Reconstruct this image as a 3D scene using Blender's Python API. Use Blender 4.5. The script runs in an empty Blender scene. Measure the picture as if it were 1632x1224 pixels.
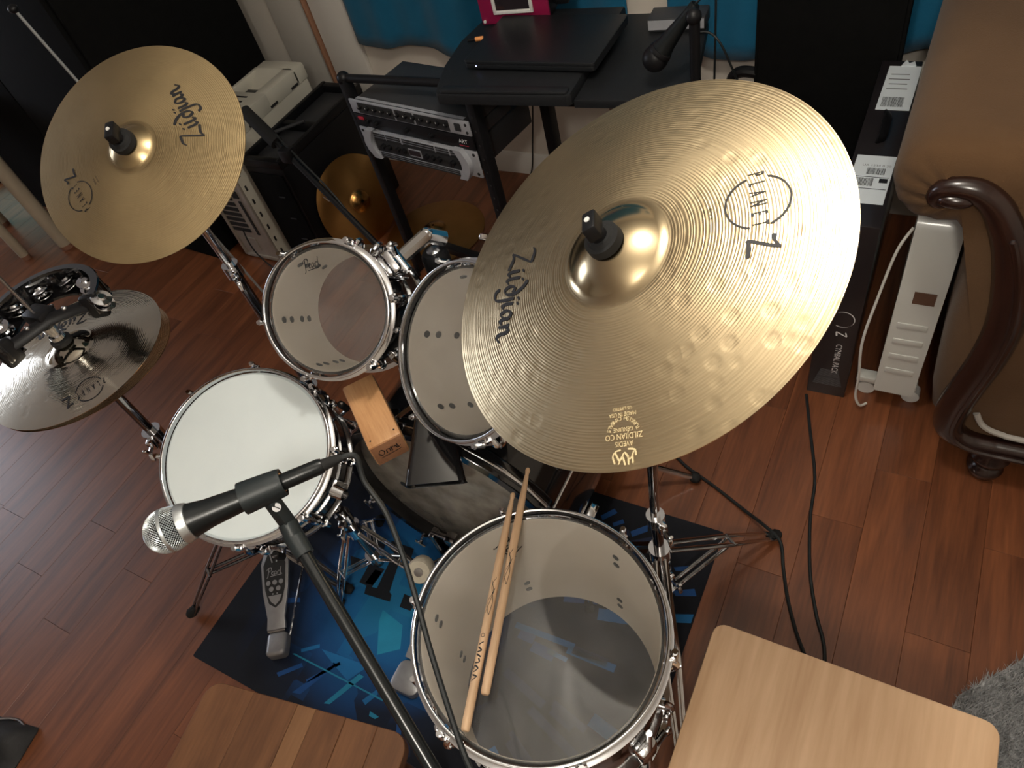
import bpy, bmesh, math, random
from mathutils import Vector, Matrix
random.seed(7)
S = bpy.context.scene
COL = S.collection
PI = math.pi
V = Vector

# ------------------------------------------------------------------ camera
cd = bpy.data.cameras.new('camera'); cam = bpy.data.objects.new('camera', cd); COL.objects.link(cam)
cd.sensor_width = 36.0; cd.lens = 1150.0 / 1632.0 * 36.0
cd.clip_start = 0.02
cam.matrix_world = Matrix(((0.87361, -0.22271, 0.43267, 0.0),
                           (0.43981, 0.74185, -0.50619, 0.0),
                           (-0.20824, 0.63251, 0.74604, 1.73),
                           (0, 0, 0, 1)))
S.camera = cam
# ------------------------------------------------------------------ world and colour management
w = bpy.data.worlds.new('world'); S.world = w; w.use_nodes = True
w.node_tree.nodes['Background'].inputs[0].default_value = (0.75, 0.82, 1.0, 1)
w.node_tree.nodes['Background'].inputs[1].default_value = 0.12
S.view_settings.view_transform = 'Standard'
S.view_settings.look = 'None'
S.view_settings.exposure = 0.12
S.view_settings.gamma = 1.0
S.view_settings.use_curve_mapping = False
# lamps of the room (their fixtures are built further down)
LAMPS = [((-0.36, 0.84, 2.22), 30.0, (1.0, 0.93, 0.82), 0.08),
         ((0.12, -0.55, 2.22), 38.0, (1.0, 0.93, 0.82), 0.08)]
for p, e, c, r in LAMPS:
    l = bpy.data.lights.new('ceiling_bulb', 'POINT'); l.energy = e; l.color = c; l.shadow_soft_size = r
    o = bpy.data.objects.new('ceiling_bulb', l); o.location = p; COL.objects.link(o)
l = bpy.data.lights.new('window_daylight', 'AREA'); l.energy = 24; l.color = (0.80, 0.87, 1.0)
l.shape = 'RECTANGLE'; l.size = 1.3; l.size_y = 1.3
o = bpy.data.objects.new('window_daylight', l); o.location = (-5.85, 0.2, 1.65)
o.rotation_euler = (0, -PI / 2, 0); COL.objects.link(o)

# ------------------------------------------------------------------ helpers
class MB:
    """collects shapes for one mesh"""
    def __init__(s): s.v = []; s.f = []; s.m = []
    def add(s, verts, faces, mi=0):
        b = len(s.v); s.v += [tuple(p) for p in verts]
        s.f += [tuple(i + b for i in f) for f in faces]; s.m += [mi] * len(faces)
        return s
    def box(s, c, size, rot=None, mi=0, bev=0.0, seg=2):
        bm = bmesh.new(); bmesh.ops.create_cube(bm, size=1.0)
        for v in bm.verts: v.co = V((v.co.x * size[0], v.co.y * size[1], v.co.z * size[2]))
        if bev: bmesh.ops.bevel(bm, geom=bm.edges[:], offset=bev, segments=seg, affect='EDGES', profile=0.5)
        bm.verts.index_update()
        R = rot if rot is not None else Matrix.Identity(3)
        s.add([R @ v.co + V(c) for v in bm.verts], [[v.index for v in f.verts] for f in bm.faces], mi); bm.free()
        return s
    def cyl(s, p0, p1, r0, r1=None, seg=16, mi=0, cap=True):
        r1 = r0 if r1 is None else r1
        p0 = V(p0); p1 = V(p1); d = (p1 - p0).normalized()
        a = d.orthogonal().normalized(); b = d.cross(a)
        vs = []
        for p, r in ((p0, r0), (p1, r1)):
            for k in range(seg):
                t = 2 * PI * k / seg; vs.append(p + a * math.cos(t) * r + b * math.sin(t) * r)
        fs = [(k, (k + 1) % seg, seg + (k + 1) % seg, seg + k) for k in range(seg)]
        if cap: fs += [tuple(range(seg))[::-1], tuple(range(seg, 2 * seg))]
        return s.add(vs, fs, mi)
    def tube(s, pts, r, seg=8, mi=0, flat=None, closed=False):
        """sweep a circle (or flat=(w,h) ellipse) along pts; r may be a list"""
        P = [V(p) for p in pts]; n = len(P)
        rs = r if isinstance(r, (list, tuple)) else [r] * n
        T = []
        for i in range(n):
            if closed: t = P[(i + 1) % n] - P[i - 1]
            else: t = P[min(i + 1, n - 1)] - P[max(i - 1, 0)]
            T.append(t.normalized())
        a = T[0].orthogonal().normalized()
        if flat and len(flat) > 2: a = (V(flat[2]) - T[0] * V(flat[2]).dot(T[0])).normalized()
        vs = []
        for i in range(n):
            a = (a - T[i] * a.dot(T[i])).normalized(); b = T[i].cross(a)
            for k in range(seg):
                t = 2 * PI * (k + .5) / seg
                x, y = math.cos(t), math.sin(t)
                if flat: x *= flat[0]; y *= flat[1]
                vs.append(P[i] + a * x * rs[i] + b * y * rs[i])
        fs = []
        for i in range(n if closed else n - 1):
            j = (i + 1) % n
            for k in range(seg):
                k2 = (k + 1) % seg; fs.append((i * seg + k, i * seg + k2, j * seg + k2, j * seg + k))
        if not closed: fs += [tuple(range(seg))[::-1], tuple(range((n - 1) * seg, n * seg))]
        return s.add(vs, fs, mi)
    def lathe(s, prof, seg=48, mi=0, M=None, closed=False, arc=None):
        M = M or Matrix.Identity(4); vs = []; n = len(prof)
        full = arc is None; a0, a1 = arc or (0, 2 * PI); cnt = seg if full else seg + 1
        for k in range(cnt):
            t = a0 + (a1 - a0) * k / seg
            for r, z in prof: vs.append(M @ V((r * math.cos(t), r * math.sin(t), z)))
        fs = []
        for k in range(seg):
            k2 = (k + 1) % cnt
            for i in range(n if closed else n - 1):
                j = (i + 1) % n; fs.append((k * n + i, k2 * n + i, k2 * n + j, k * n + j))
        if not full and closed: fs += [tuple(range(n)), tuple(range((cnt - 1) * n, cnt * n))[::-1]]
        return s.add(vs, fs, mi)
    def prism(s, poly, z0, z1, M=None, mi=0, bev=0.0, seg=2):
        bm = bmesh.new(); vs = [bm.verts.new((p[0], p[1], z0)) for p in poly]
        f = bm.faces.new(vs); r = bmesh.ops.extrude_face_region(bm, geom=[f])
        for v in r['geom']:
            if isinstance(v, bmesh.types.BMVert): v.co.z = z1
        if bev:
            es = [e for e in bm.edges if abs(e.verts[0].co.z - e.verts[1].co.z) < 1e-6 and abs(e.verts[0].co.z - max(z0, z1)) < 1e-6]
            bmesh.ops.bevel(bm, geom=es, offset=bev, segments=seg, affect='EDGES', profile=0.5)
        bmesh.ops.recalc_face_normals(bm, faces=bm.faces[:]); bm.verts.index_update()
        M = M or Matrix.Identity(4)
        s.add([M @ v.co for v in bm.verts], [[v.index for v in f.verts] for f in bm.faces], mi); bm.free()
        return s
    def sphere(s, c, r, seg=16, rings=10, sc=(1, 1, 1), M=None, mi=0):
        M = M or Matrix.Identity(4)
        prof = [(math.cos(-PI / 2 + PI * i / rings) * r, math.sin(-PI / 2 + PI * i / rings) * r) for i in range(rings + 1)]
        T = Matrix.Translation(V(c)) @ M @ Matrix.Diagonal((*sc, 1))
        return s.lathe(prof, seg, mi, T)
    def sc(s, a, b, c):
        s.v = [(x * a, y * b, z * c) for x, y, z in s.v]; return s
    def build(s, name, mat, parent=None, ang=35, loc=None):
        me = bpy.data.meshes.new(name); me.from_pydata(s.v, [], s.f)
        mats = mat if isinstance(mat, (list, tuple)) else [mat]
        if len(mats) > 1:
            for p, i in zip(me.polygons, s.m): p.material_index = i
        me.update()
        bm = bmesh.new(); bm.from_mesh(me); bmesh.ops.remove_doubles(bm, verts=bm.verts[:], dist=1e-6)
        bmesh.ops.dissolve_degenerate(bm, edges=bm.edges[:], dist=1e-7)
        bmesh.ops.recalc_face_normals(bm, faces=bm.faces[:])
        bm.to_mesh(me); bm.free()
        for m in mats: me.materials.append(m)
        if ang:
            for p in me.polygons: p.use_smooth = True
            me.set_sharp_from_angle(angle=math.radians(ang))
        o = bpy.data.objects.new(name, me); COL.objects.link(o)
        if parent is not None: o.parent = parent
        if loc is not None: o.location = loc
        return o

def tag(o, label, cat, group=None, kind=None):
    if label: o['label'] = label
    if cat: o['category'] = cat
    if group: o['group'] = group
    if kind: o['kind'] = kind
    return o
def thing(name, label, cat, loc=(0, 0, 0), rotz=0.0, group=None, rot=None):
    o = bpy.data.objects.new(name, None); COL.objects.link(o); o.empty_display_size = 0.05
    M = (rot.to_4x4() if rot is not None else Matrix.Rotation(rotz, 4, 'Z'))
    o.matrix_world = Matrix.Translation(V(loc)) @ M
    return tag(o, label, cat, group)
def struct(o): o['kind'] = 'structure'; return o
def frame(n):
    n = V(n).normalized(); x = V((1, 0, 0)); x = (x - n * x.dot(n)).normalized(); y = n.cross(x)
    return Matrix((x, y, n)).transposed()
def dup(o, parent=None):
    c = o.copy(); COL.objects.link(c); c.parent = parent
    for ch in list(o.children): dup(ch, c)
    return c
def rrect(x0, x1, y0, y1, r, n=5):
    pts = []
    for cx, cy, a in ((x1 - r, y1 - r, 0), (x0 + r, y1 - r, 90), (x0 + r, y0 + r, 180), (x1 - r, y0 + r, 270)):
        for k in range(n + 1):
            t = math.radians(a + 90 * k / n); pts.append((cx + r * math.cos(t), cy + r * math.sin(t)))
    return pts
def spline(pts, n=8):
    P = [V(p) for p in pts]; out = []
    for i in range(len(P) - 1):
        a = P[max(i - 1, 0)]; b = P[i]; c = P[i + 1]; d = P[min(i + 2, len(P) - 1)]
        for k in range(n):
            t = k / n
            out.append(0.5 * ((2 * b) + (c - a) * t + (2 * a - 5 * b + 4 * c - d) * t * t + (3 * b - a - 3 * c + d) * t ** 3))
    out.append(P[-1]); return out
def clip(poly, a, b, c):
    """keep the part of poly with a*x+b*y<=c"""
    out = []
    for i in range(len(poly)):
        p, q = poly[i], poly[(i + 1) % len(poly)]
        dp, dq = a * p[0] + b * p[1] - c, a * q[0] + b * q[1] - c
        if dp <= 0: out.append(p)
        if dp * dq < 0:
            t = dp / (dp - dq); out.append((p[0] + t * (q[0] - p[0]), p[1] + t * (q[1] - p[1])))
    return out

# ------------------------------------------------------------------ materials
def mat(name, col, rough=0.5, metal=0.0, spec=0.5, coat=0.0, noise=None, bump=None, emit=None, alpha=None, sheen=0.0):
    m = bpy.data.materials.new(name); m.use_nodes = True
    nt = m.node_tree; b = nt.nodes['Principled BSDF']
    b.inputs['Base Color'].default_value = (*col, 1); b.inputs['Roughness'].default_value = rough
    b.inputs['Metallic'].default_value = metal; b.inputs['Specular IOR Level'].default_value = spec
    b.inputs['Coat Weight'].default_value = coat; b.inputs['Coat Roughness'].default_value = 0.08
    b.inputs['Sheen Weight'].default_value = sheen
    if emit: b.inputs['Emission Color'].default_value = (*emit[0], 1); b.inputs['Emission Strength'].default_value = emit[1]
    tc = nt.nodes.new('ShaderNodeTexCoord')
    if noise:   # (scale, second colour, amount)
        n = nt.nodes.new('ShaderNodeTexNoise'); n.inputs['Scale'].default_value = noise[0]; n.inputs['Detail'].default_value = 5
        nt.links.new(tc.outputs['Object'], n.inputs['Vector'])
        rp = nt.nodes.new('ShaderNodeValToRGB'); rp.color_ramp.elements[0].position = 0.5 - noise[2]; rp.color_ramp.elements[1].position = 0.5 + noise[2]
        rp.color_ramp.elements[0].color = (*col, 1); rp.color_ramp.elements[1].color = (*noise[1], 1)
        nt.links.new(n.outputs['Fac'], rp.inputs['Fac']); nt.links.new(rp.outputs['Color'], b.inputs['Base Color'])
    if bump:    # (scale, strength)
        n = nt.nodes.new('ShaderNodeTexNoise'); n.inputs['Scale'].default_value = bump[0]; n.inputs['Detail'].default_value = 4
        nt.links.new(tc.outputs['Object'], n.inputs['Vector'])
        bp = nt.nodes.new('ShaderNodeBump'); bp.inputs['Strength'].default_value = bump[1]; bp.inputs['Distance'].default_value = 0.002
        nt.links.new(n.outputs['Fac'], bp.inputs['Height']); nt.links.new(bp.outputs['Normal'], b.inputs['Normal'])
    return m
def wood(name, dark, light, scale=(22, 22, 1.6), rough=0.4, axis='Z', coat=0.0, rnd=0.0, fine=0.35, bands=3.0):
    """grain stretched along one object axis, with optional tone per object"""
    m = bpy.data.materials.new(name); m.use_nodes = True; nt = m.node_tree; b = nt.nodes['Principled BSDF']
    L = nt.links.new; N = nt.nodes.new
    tc = N('ShaderNodeTexCoord'); mp = N('ShaderNodeMapping')
    sc = {'X': (scale[2], scale[0], scale[1]), 'Y': (scale[0], scale[2], scale[1]), 'Z': scale}[axis]
    mp.inputs['Scale'].default_value = sc
    oi = N('ShaderNodeObjectInfo'); ad = N('ShaderNodeVectorMath'); ad.operation = 'MULTIPLY_ADD'
    L(oi.outputs['Random'], ad.inputs[0]); ad.inputs[1].default_value = (31, 17, 23); L(tc.outputs['Object'], ad.inputs[2])
    L(ad.outputs[0], mp.inputs['Vector'])
    n1 = N('ShaderNodeTexNoise'); n1.inputs['Scale'].default_value = 1.0; n1.inputs['Detail'].default_value = 7; n1.inputs['Distortion'].default_value = 1.2
    L(mp.outputs[0], n1.inputs['Vector'])
    n2 = N('ShaderNodeTexNoise'); n2.inputs['Scale'].default_value = bands * 3; n2.inputs['Detail'].default_value = 3
    L(mp.outputs[0], n2.inputs['Vector'])
    mx = N('ShaderNodeMix'); mx.data_type = 'FLOAT'; mx.inputs[0].default_value = fine
    L(n1.outputs['Fac'], mx.inputs[2]); L(n2.outputs['Fac'], mx.inputs[3])
    rp = N('ShaderNodeValToRGB'); rp.color_ramp.elements[0].position = 0.34; rp.color_ramp.elements[1].position = 0.66
    rp.color_ramp.elements[0].color = (*dark, 1); rp.color_ramp.elements[1].color = (*light, 1)
    L(mx.outputs[0], rp.inputs['Fac'])
    src = rp.outputs['Color']
    if rnd:
        hs = N('ShaderNodeHueSaturation'); mr = N('ShaderNodeMapRange'); mr.inputs[3].default_value = 1 - rnd; mr.inputs[4].default_value = 1 + rnd
        L(oi.outputs['Random'], mr.inputs[0]); L(mr.outputs[0], hs.inputs['Value']); L(src, hs.inputs['Color']); src = hs.outputs['Color']
    L(src, b.inputs['Base Color'])
    b.inputs['Roughness'].default_value = rough; b.inputs['Coat Weight'].default_value = coat; b.inputs['Coat Roughness'].default_value = 0.25
    bp = N('ShaderNodeBump'); bp.inputs['Strength'].default_value = 0.12; bp.inputs['Distance'].default_value = 0.001
    L(mx.outputs[0], bp.inputs['Height']); L(bp.outputs['Normal'], b.inputs['Normal'])
    return m
def bronze(name, col, rough, groove=0.003, gstr=0.35, hammer=0.5, aniso=0.6, hscale=52.0, inner=0.06):
    """lathe-turned, hammered bell bronze: rings of grooves and dents around the object's axis"""
    m = bpy.data.materials.new(name); m.use_nodes = True; nt = m.node_tree; b = nt.nodes['Principled BSDF']
    L = nt.links.new; N = nt.nodes.new
    tc = N('ShaderNodeTexCoord'); sx = N('ShaderNodeSeparateXYZ'); L(tc.outputs['Object'], sx.inputs[0])
    cx = N('ShaderNodeCombineXYZ'); L(sx.outputs[0], cx.inputs[0]); L(sx.outputs[1], cx.inputs[1])
    ln = N('ShaderNodeVectorMath'); ln.operation = 'LENGTH'; L(cx.outputs[0], ln.inputs[0])
    wob = N('ShaderNodeTexNoise'); wob.inputs['Scale'].default_value = 160.0; wob.noise_dimensions = '1D'; L(ln.outputs['Value'], wob.inputs['W'])
    mu = N('ShaderNodeMath'); mu.operation = 'MULTIPLY'; mu.inputs[1].default_value = 2 * PI / groove; L(ln.outputs['Value'], mu.inputs[0])
    ma = N('ShaderNodeMath'); ma.operation = 'MULTIPLY_ADD'; ma.inputs[1].default_value = 5.0; L(wob.outputs['Fac'], ma.inputs[0]); L(mu.outputs[0], ma.inputs[2])
    si = N('ShaderNodeMath'); si.operation = 'SINE'; L(ma.outputs[0], si.inputs[0])
    # grooves only outside the bell
    gate = N('ShaderNodeMapRange'); gate.inputs[1].default_value = inner; gate.inputs[2].default_value = inner + 0.01; L(ln.outputs['Value'], gate.inputs[0])
    g = N('ShaderNodeMath'); g.operation = 'MULTIPLY'; L(si.outputs[0], g.inputs[0]); L(gate.outputs[0], g.inputs[1])
    vo = N('ShaderNodeTexVoronoi'); vo.inputs['Scale'].default_value = hscale; vo.inputs['Randomness'].default_value = 0.75; L(cx.outputs[0], vo.inputs['Vector'])
    hr = N('ShaderNodeMapRange'); hr.interpolation_type = 'SMOOTHSTEP'; hr.inputs[1].default_value = 0.16; hr.inputs[2].default_value = 0.46; L(vo.outputs['Distance'], hr.inputs[0])
    h2 = N('ShaderNodeMath'); h2.operation = 'MULTIPLY'; L(hr.outputs[0], h2.inputs[0]); L(gate.outputs[0], h2.inputs[1])
    b1 = N('ShaderNodeBump'); b1.inputs['Strength'].default_value = gstr; b1.inputs['Distance'].default_value = 0.0003; L(g.outputs[0], b1.inputs['Height'])
    b2 = N('ShaderNodeBump'); b2.inputs['Strength'].default_value = hammer; b2.inputs['Distance'].default_value = 0.0006; L(h2.outputs[0], b2.inputs['Height']); L(b1.outputs['Normal'], b2.inputs['Normal'])
    L(b2.outputs['Normal'], b.inputs['Normal'])
    nz = N('ShaderNodeTexNoise'); nz.inputs['Scale'].default_value = 9.0; nz.inputs['Detail'].default_value = 6; L(tc.outputs['Object'], nz.inputs['Vector'])
    rp = N('ShaderNodeValToRGB'); rp.color_ramp.elements[0].position = .35; rp.color_ramp.elements[1].position = .7
    rp.color_ramp.elements[0].color = (*[c * .82 for c in col], 1); rp.color_ramp.elements[1].color = (*col, 1)
    L(nz.outputs['Fac'], rp.inputs['Fac']); L(rp.outputs['Color'], b.inputs['Base Color'])
    b.inputs['Metallic'].default_value = 1.0
    rr = N('ShaderNodeMapRange'); rr.inputs[3].default_value = rough * 0.62; rr.inputs[4].default_value = rough; L(gate.outputs[0], rr.inputs[0]); L(rr.outputs[0], b.inputs['Roughness'])
    tg = N('ShaderNodeTangent'); tg.direction_type = 'RADIAL'; tg.axis = 'Z'; L(tg.outputs[0], b.inputs['Tangent'])
    an = N('ShaderNodeMath'); an.operation = 'MULTIPLY'; an.inputs[1].default_value = aniso; L(gate.outputs[0], an.inputs[0]); L(an.outputs[0], b.inputs['Anisotropic'])
    return m
def film(name, tint, haze, rough, body=(0.8, 0.78, 0.74)):
    """clear plastic drum skin: see-through, slightly hazy, shiny"""
    m = bpy.data.materials.new(name); m.use_nodes = True; nt = m.node_tree; L = nt.links.new; N = nt.nodes.new
    for n in list(nt.nodes): nt.nodes.remove(n)
    out = N('ShaderNodeOutputMaterial'); tr = N('ShaderNodeBsdfTransparent'); tr.inputs[0].default_value = (*tint, 1)
    df = N('ShaderNodeBsdfDiffuse'); df.inputs[0].default_value = (*body, 1)
    gl = N('ShaderNodeBsdfGlossy'); gl.inputs['Roughness'].default_value = rough
    fr = N('ShaderNodeFresnel'); fr.inputs[0].default_value = 1.45
    m1 = N('ShaderNodeMixShader'); m1.inputs[0].default_value = haze
    tc = N('ShaderNodeTexCoord'); nz = N('ShaderNodeTexNoise'); nz.inputs['Scale'].default_value = 14; nz.inputs['Detail'].default_value = 4; L(tc.outputs['Object'], nz.inputs['Vector'])
    mr = N('ShaderNodeMapRange'); mr.inputs[1].default_value = .3; mr.inputs[2].default_value = .7; mr.inputs[3].default_value = haze * .6; mr.inputs[4].default_value = haze * 1.4; L(nz.outputs['Fac'], mr.inputs[0]); L(mr.outputs[0], m1.inputs[0])
    L(tr.outputs[0], m1.inputs[1]); L(df.outputs[0], m1.inputs[2])
    m2 = N('ShaderNodeMixShader'); L(fr.outputs[0], m2.inputs[0]); L(m1.outputs[0], m2.inputs[1]); L(gl.outputs[0], m2.inputs[2])
    L(m2.outputs[0], out.inputs[0]); return m

K = {}
K['floor'] = wood('red_brown_floor_wood', (0.100, 0.031, 0.012), (0.235, 0.078, 0.029), (16, 16, 1.1), 0.38, 'Y', 0.18, 0.12, 0.3)
K['gap'] = mat('floor_gap', (0.07, 0.024, 0.010), 0.6)
K['wall'] = mat('cream_wall_paint', (0.62, 0.565, 0.49), 0.75, noise=(3, (0.68, 0.62, 0.545), .3), bump=(180, .12))
K['wall_shaded'] = mat('shaded_white_paint', (0.52, 0.49, 0.44), 0.75, bump=(180, .12))  # white paint of the strip left of the lath, its shadow put into the colour
K['trim'] = mat('white_trim_paint', (0.68, 0.65, 0.60), 0.5, bump=(90, .06))
K['ceiling'] = mat('white_ceiling_paint', (0.85, 0.83, 0.79), 0.9)
K['lath'] = wood('orange_pine', (0.25, 0.12, 0.07), (0.38, 0.20, 0.12), (40, 40, 3), 0.6, 'Z')
K['chrome'] = mat('chrome', (0.74, 0.75, 0.77), 0.09, 1.0)
K['steel'] = mat('brushed_steel', (0.52, 0.52, 0.53), 0.3, 1.0, noise=(60, (0.42, 0.42, 0.43), .3))
K['dchrome'] = mat('dark_chrome', (0.30, 0.29, 0.29), 0.14, 1.0)
K['blackgloss'] = mat('black_drum_wrap', (0.006, 0.006, 0.007), 0.10, 0.0, 0.6, coat=0.6)
K['black'] = mat('black_plastic', (0.006, 0.006, 0.007), 0.42, 0, 0.25, bump=(220, .08))
K['matte'] = mat('black_matte', (0.004, 0.004, 0.004), 0.85, 0, 0.08, noise=(30, (0.006, 0.006, 0.006), .3), bump=(160, .15))
K['rubber'] = mat('black_rubber', (0.012, 0.012, 0.012), 0.8, 0, 0.3)
K['cable'] = mat('black_cable_rubber', (0.012, 0.014, 0.015), 0.5, 0, 0.3)
K['cream'] = mat('pale_poplar_ply', (0.74, 0.67, 0.57), 0.6, noise=(7, (0.80, 0.73, 0.63), .25), bump=(90, .1))
K['white_head'] = mat('white_coated_head', (0.72, 0.79, 0.80), 0.6, 0, 0.35, noise=(14, (0.68, 0.75, 0.77), .3), bump=(420, .08))
K['film'] = film('clear_head_film', (0.93, 0.93, 0.93), 0.07, 0.06)
K['film2'] = film('scuffed_clear_head_film', (0.88, 0.89, 0.91), 0.05, 0.08, (0.50, 0.58, 0.70))
K['smoke'] = film('hazy_bass_head_film', (0.80, 0.79, 0.76), 0.62, 0.14, (0.64, 0.59, 0.50))
K['dot'] = mat('dark_steel_washer', (0.035, 0.04, 0.045), 0.5, 0.3)
K['ink'] = mat('black_print', (0.006, 0.006, 0.008), 0.55)
K['white_ink'] = mat('white_print', (0.75, 0.75, 0.74), 0.6)
K['stamp'] = mat('light_stamp', (0.80, 0.66, 0.38), 0.5, 0.3)
K['ride'] = bronze('ride_bronze', (0.63, 0.50, 0.31), 0.30, 0.0034, 0.22, 0.42, 0.55, 42, .064)
K['crash'] = bronze('crash_bronze', (0.52, 0.395, 0.215), 0.42, 0.0030, 0.18, 0.22, 0.4, 50, .042)
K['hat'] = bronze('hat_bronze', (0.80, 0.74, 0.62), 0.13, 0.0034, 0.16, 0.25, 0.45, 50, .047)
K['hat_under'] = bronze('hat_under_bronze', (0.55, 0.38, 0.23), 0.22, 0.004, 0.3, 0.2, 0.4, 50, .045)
K['brass'] = bronze('old_brass', (0.42, 0.22, 0.07), 0.42, 0.004, 0.12, 0.25, 0.4, 30, .04)
K['stick'] = wood('hickory', (0.52, 0.33, 0.19), (0.66, 0.45, 0.28), (60, 60, 4), 0.5, 'Z')
K['block'] = wood('oiled_beech', (0.48, 0.23, 0.095), (0.66, 0.37, 0.175), (34, 34, 3), 0.4, 'X', 0.1)
K['block_end'] = wood('beech_end_grain', (0.28, 0.13, 0.065), (0.38, 0.19, 0.10), (60, 60, 60), 0.55, 'X')
K['seat'] = wood('worn_chair_wood', (0.090, 0.035, 0.013), (0.155, 0.067, 0.026), (24, 24, 2.2), 0.45, 'Y', 0.1, 0.12)
K['seat_light'] = wood('worn_chair_wood_light', (0.17, 0.080, 0.034), (0.22, 0.108, 0.047), (24, 24, 2.2), 0.42, 'Y', 0.15)
K['stool'] = wood('light_rubberwood', (0.50, 0.31, 0.175), (0.72, 0.49, 0.31), (11, 11, 0.9), 0.4, 'Y', 0.1, 0, 0.25)
K['sofa'] = mat('brown_velour', (0.085, 0.046, 0.022), 0.95, 0, 0.1, noise=(5, (0.115, 0.064, 0.031), .25), bump=(380, .5), sheen=0.1)
K['mahog'] = wood('dark_carved_wood', (0.009, 0.0035, 0.003), (0.026, 0.009, 0.006), (30, 30, 4), 0.22, 'Z', 0.5)
K['piping'] = mat('pale_piping', (0.38, 0.36, 0.33), 0.8, bump=(200, .2))
K['heater'] = mat('white_heater_enamel', (0.62, 0.62, 0.58), 0.32, 0, 0.5, noise=(6, (0.55, 0.55, 0.51), .3), coat=.15)
K['whitecord'] = mat('white_cord', (0.62, 0.60, 0.55), 0.5)
K['carton'] = mat('black_glossy_carton', (0.012, 0.010, 0.012), 0.28, 0, 0.5, noise=(9, (0.02, 0.017, 0.018), .3))
K['label'] = mat('white_paper', (0.62, 0.67, 0.70), 0.7, noise=(12, (0.56, 0.61, 0.65), .3))
K['curtain'] = mat('teal_curtain_cloth', (0.004, 0.092, 0.180), 0.9, 0, 0.2, noise=(14, (0.006, 0.112, 0.215), .3), bump=(320, .4), sheen=.2)
K['pink'] = mat('magenta_metal', (0.33, 0.012, 0.075), 0.4, 0.3, 0.5, bump=(60, .05))
K['screen'] = mat('dark_screen_glass', (0.02, 0.015, 0.018), 0.12, 0, 0.6)
K['white_plastic'] = mat('white_plastic', (0.62, 0.62, 0.60), 0.4)
K['yellow'] = mat('yellow_sticker', (0.55, 0.46, 0.05), 0.6)
K['orange'] = mat('orange_plastic', (0.75, 0.30, 0.09), 0.5)
K['led'] = mat('blue_led', (0.3, 0.35, 1.0), 0.4, emit=((0.45, 0.5, 1.0), 6.0))
K['pc'] = mat('beige_pc_plastic', (0.56, 0.54, 0.46), 0.5, noise=(5, (0.48, 0.455, 0.38), .3), bump=(260, .1))
K['pcmetal'] = mat('galvanised_pc_steel', (0.46, 0.42, 0.36), 0.45, 0.5, noise=(30, (0.38, 0.34, 0.29), .3))
K['dark'] = mat('dark_opening', (0.012, 0.011, 0.011), 0.8)
K['desk'] = mat('black_desk_laminate', (0.008, 0.0085, 0.010), 0.48, 0, 0.3, noise=(40, (0.011, 0.012, 0.0135), .3), bump=(260, .15))
K['laptop'] = mat('black_laptop_lid', (0.007, 0.008, 0.0095), 0.42, 0, 0.35, bump=(300, .1))
K['brown_leg'] = mat('brown_painted_leg', (0.11, 0.055, 0.035), 0.5, noise=(20, (0.13, 0.07, 0.045), .3))
K['grey_metal'] = mat('grey_rack_panel', (0.42, 0.43, 0.46), 0.42, 0.3, noise=(50, (0.36, 0.37, 0.40), .3))
K['charcoal'] = mat('charcoal_steel_case', (0.035, 0.036, 0.040), 0.45, 0.2, bump=(120, .1))
K['grey_ink'] = mat('grey_print', (0.12, 0.12, 0.125), 0.6)
K['red'] = mat('red_button', (0.40, 0.02, 0.04), 0.4)
K['felt'] = mat('cream_felt', (0.62, 0.57, 0.46), 0.95, bump=(260, .4))
K['pedal'] = mat('grey_cast_pedal', (0.40, 0.40, 0.41), 0.38, 0.6, noise=(60, (0.33, 0.33, 0.34), .3))
K['pedaldark'] = mat('black_pedal_recess', (0.012, 0.012, 0.012), 0.6)
K['grille'] = mat('silver_mic_mesh', (0.62, 0.66, 0.68), 0.32, 0.9)
K['micbody'] = mat('dark_grey_mic_enamel', (0.007, 0.009, 0.010), 0.30, 0.1, 0.4, bump=(400, .06))
K['clip'] = mat('charcoal_clip_plastic', (0.013, 0.018, 0.020), 0.42, 0, 0.4, bump=(300, .1))
K['boom'] = mat('black_powder_coat', (0.007, 0.009, 0.010), 0.22, 0, 0.45)
K['rug'] = mat('grey_shag', (0.20, 0.205, 0.21), 0.95, noise=(45, (0.46, 0.465, 0.47), .2))
K['bag'] = mat('black_nylon', (0.012, 0.012, 0.013), 0.65, 0, 0.4, noise=(20, (0.03, 0.03, 0.032), .3), bump=(70, .5))
K['beige'] = mat('beige_painted_wood', (0.42, 0.36, 0.27), 0.55, noise=(9, (0.36, 0.30, 0.22), .3))
K['beige_tip'] = mat('brown_leg_tip', (0.23, 0.11, 0.07), 0.6)
K['pole'] = mat('grey_pole', (0.30, 0.31, 0.31), 0.4, 0.5)
K['bulb'] = mat('lit_bulb_glass', (1, 0.95, 0.85), 0.3, emit=((1.0, 0.88, 0.7), 25.0))
K['pane'] = mat('daylit_pane', (0.6, 0.7, 0.9), 0.2, emit=((0.78, 0.86, 1.0), 1.3))
K['glow'] = mat('lit_screen', (0.3, 0.6, 0.6), 0.3, emit=((0.55, 1.0, 0.9), 0.5))
for nm, c in dict(navy=(0.004, 0.012, 0.045), blue=(0.004, 0.055, 0.20), azure=(0.006, 0.12, 0.31), cyan=(0.010, 0.19, 0.33), ink=(0.004, 0.005, 0.008)).items():
    K['p_' + nm] = mat('mat_print_' + nm, c, 0.55, 0, 0.35, noise=(20, tuple(x * 1.25 for x in c), .3))
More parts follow.
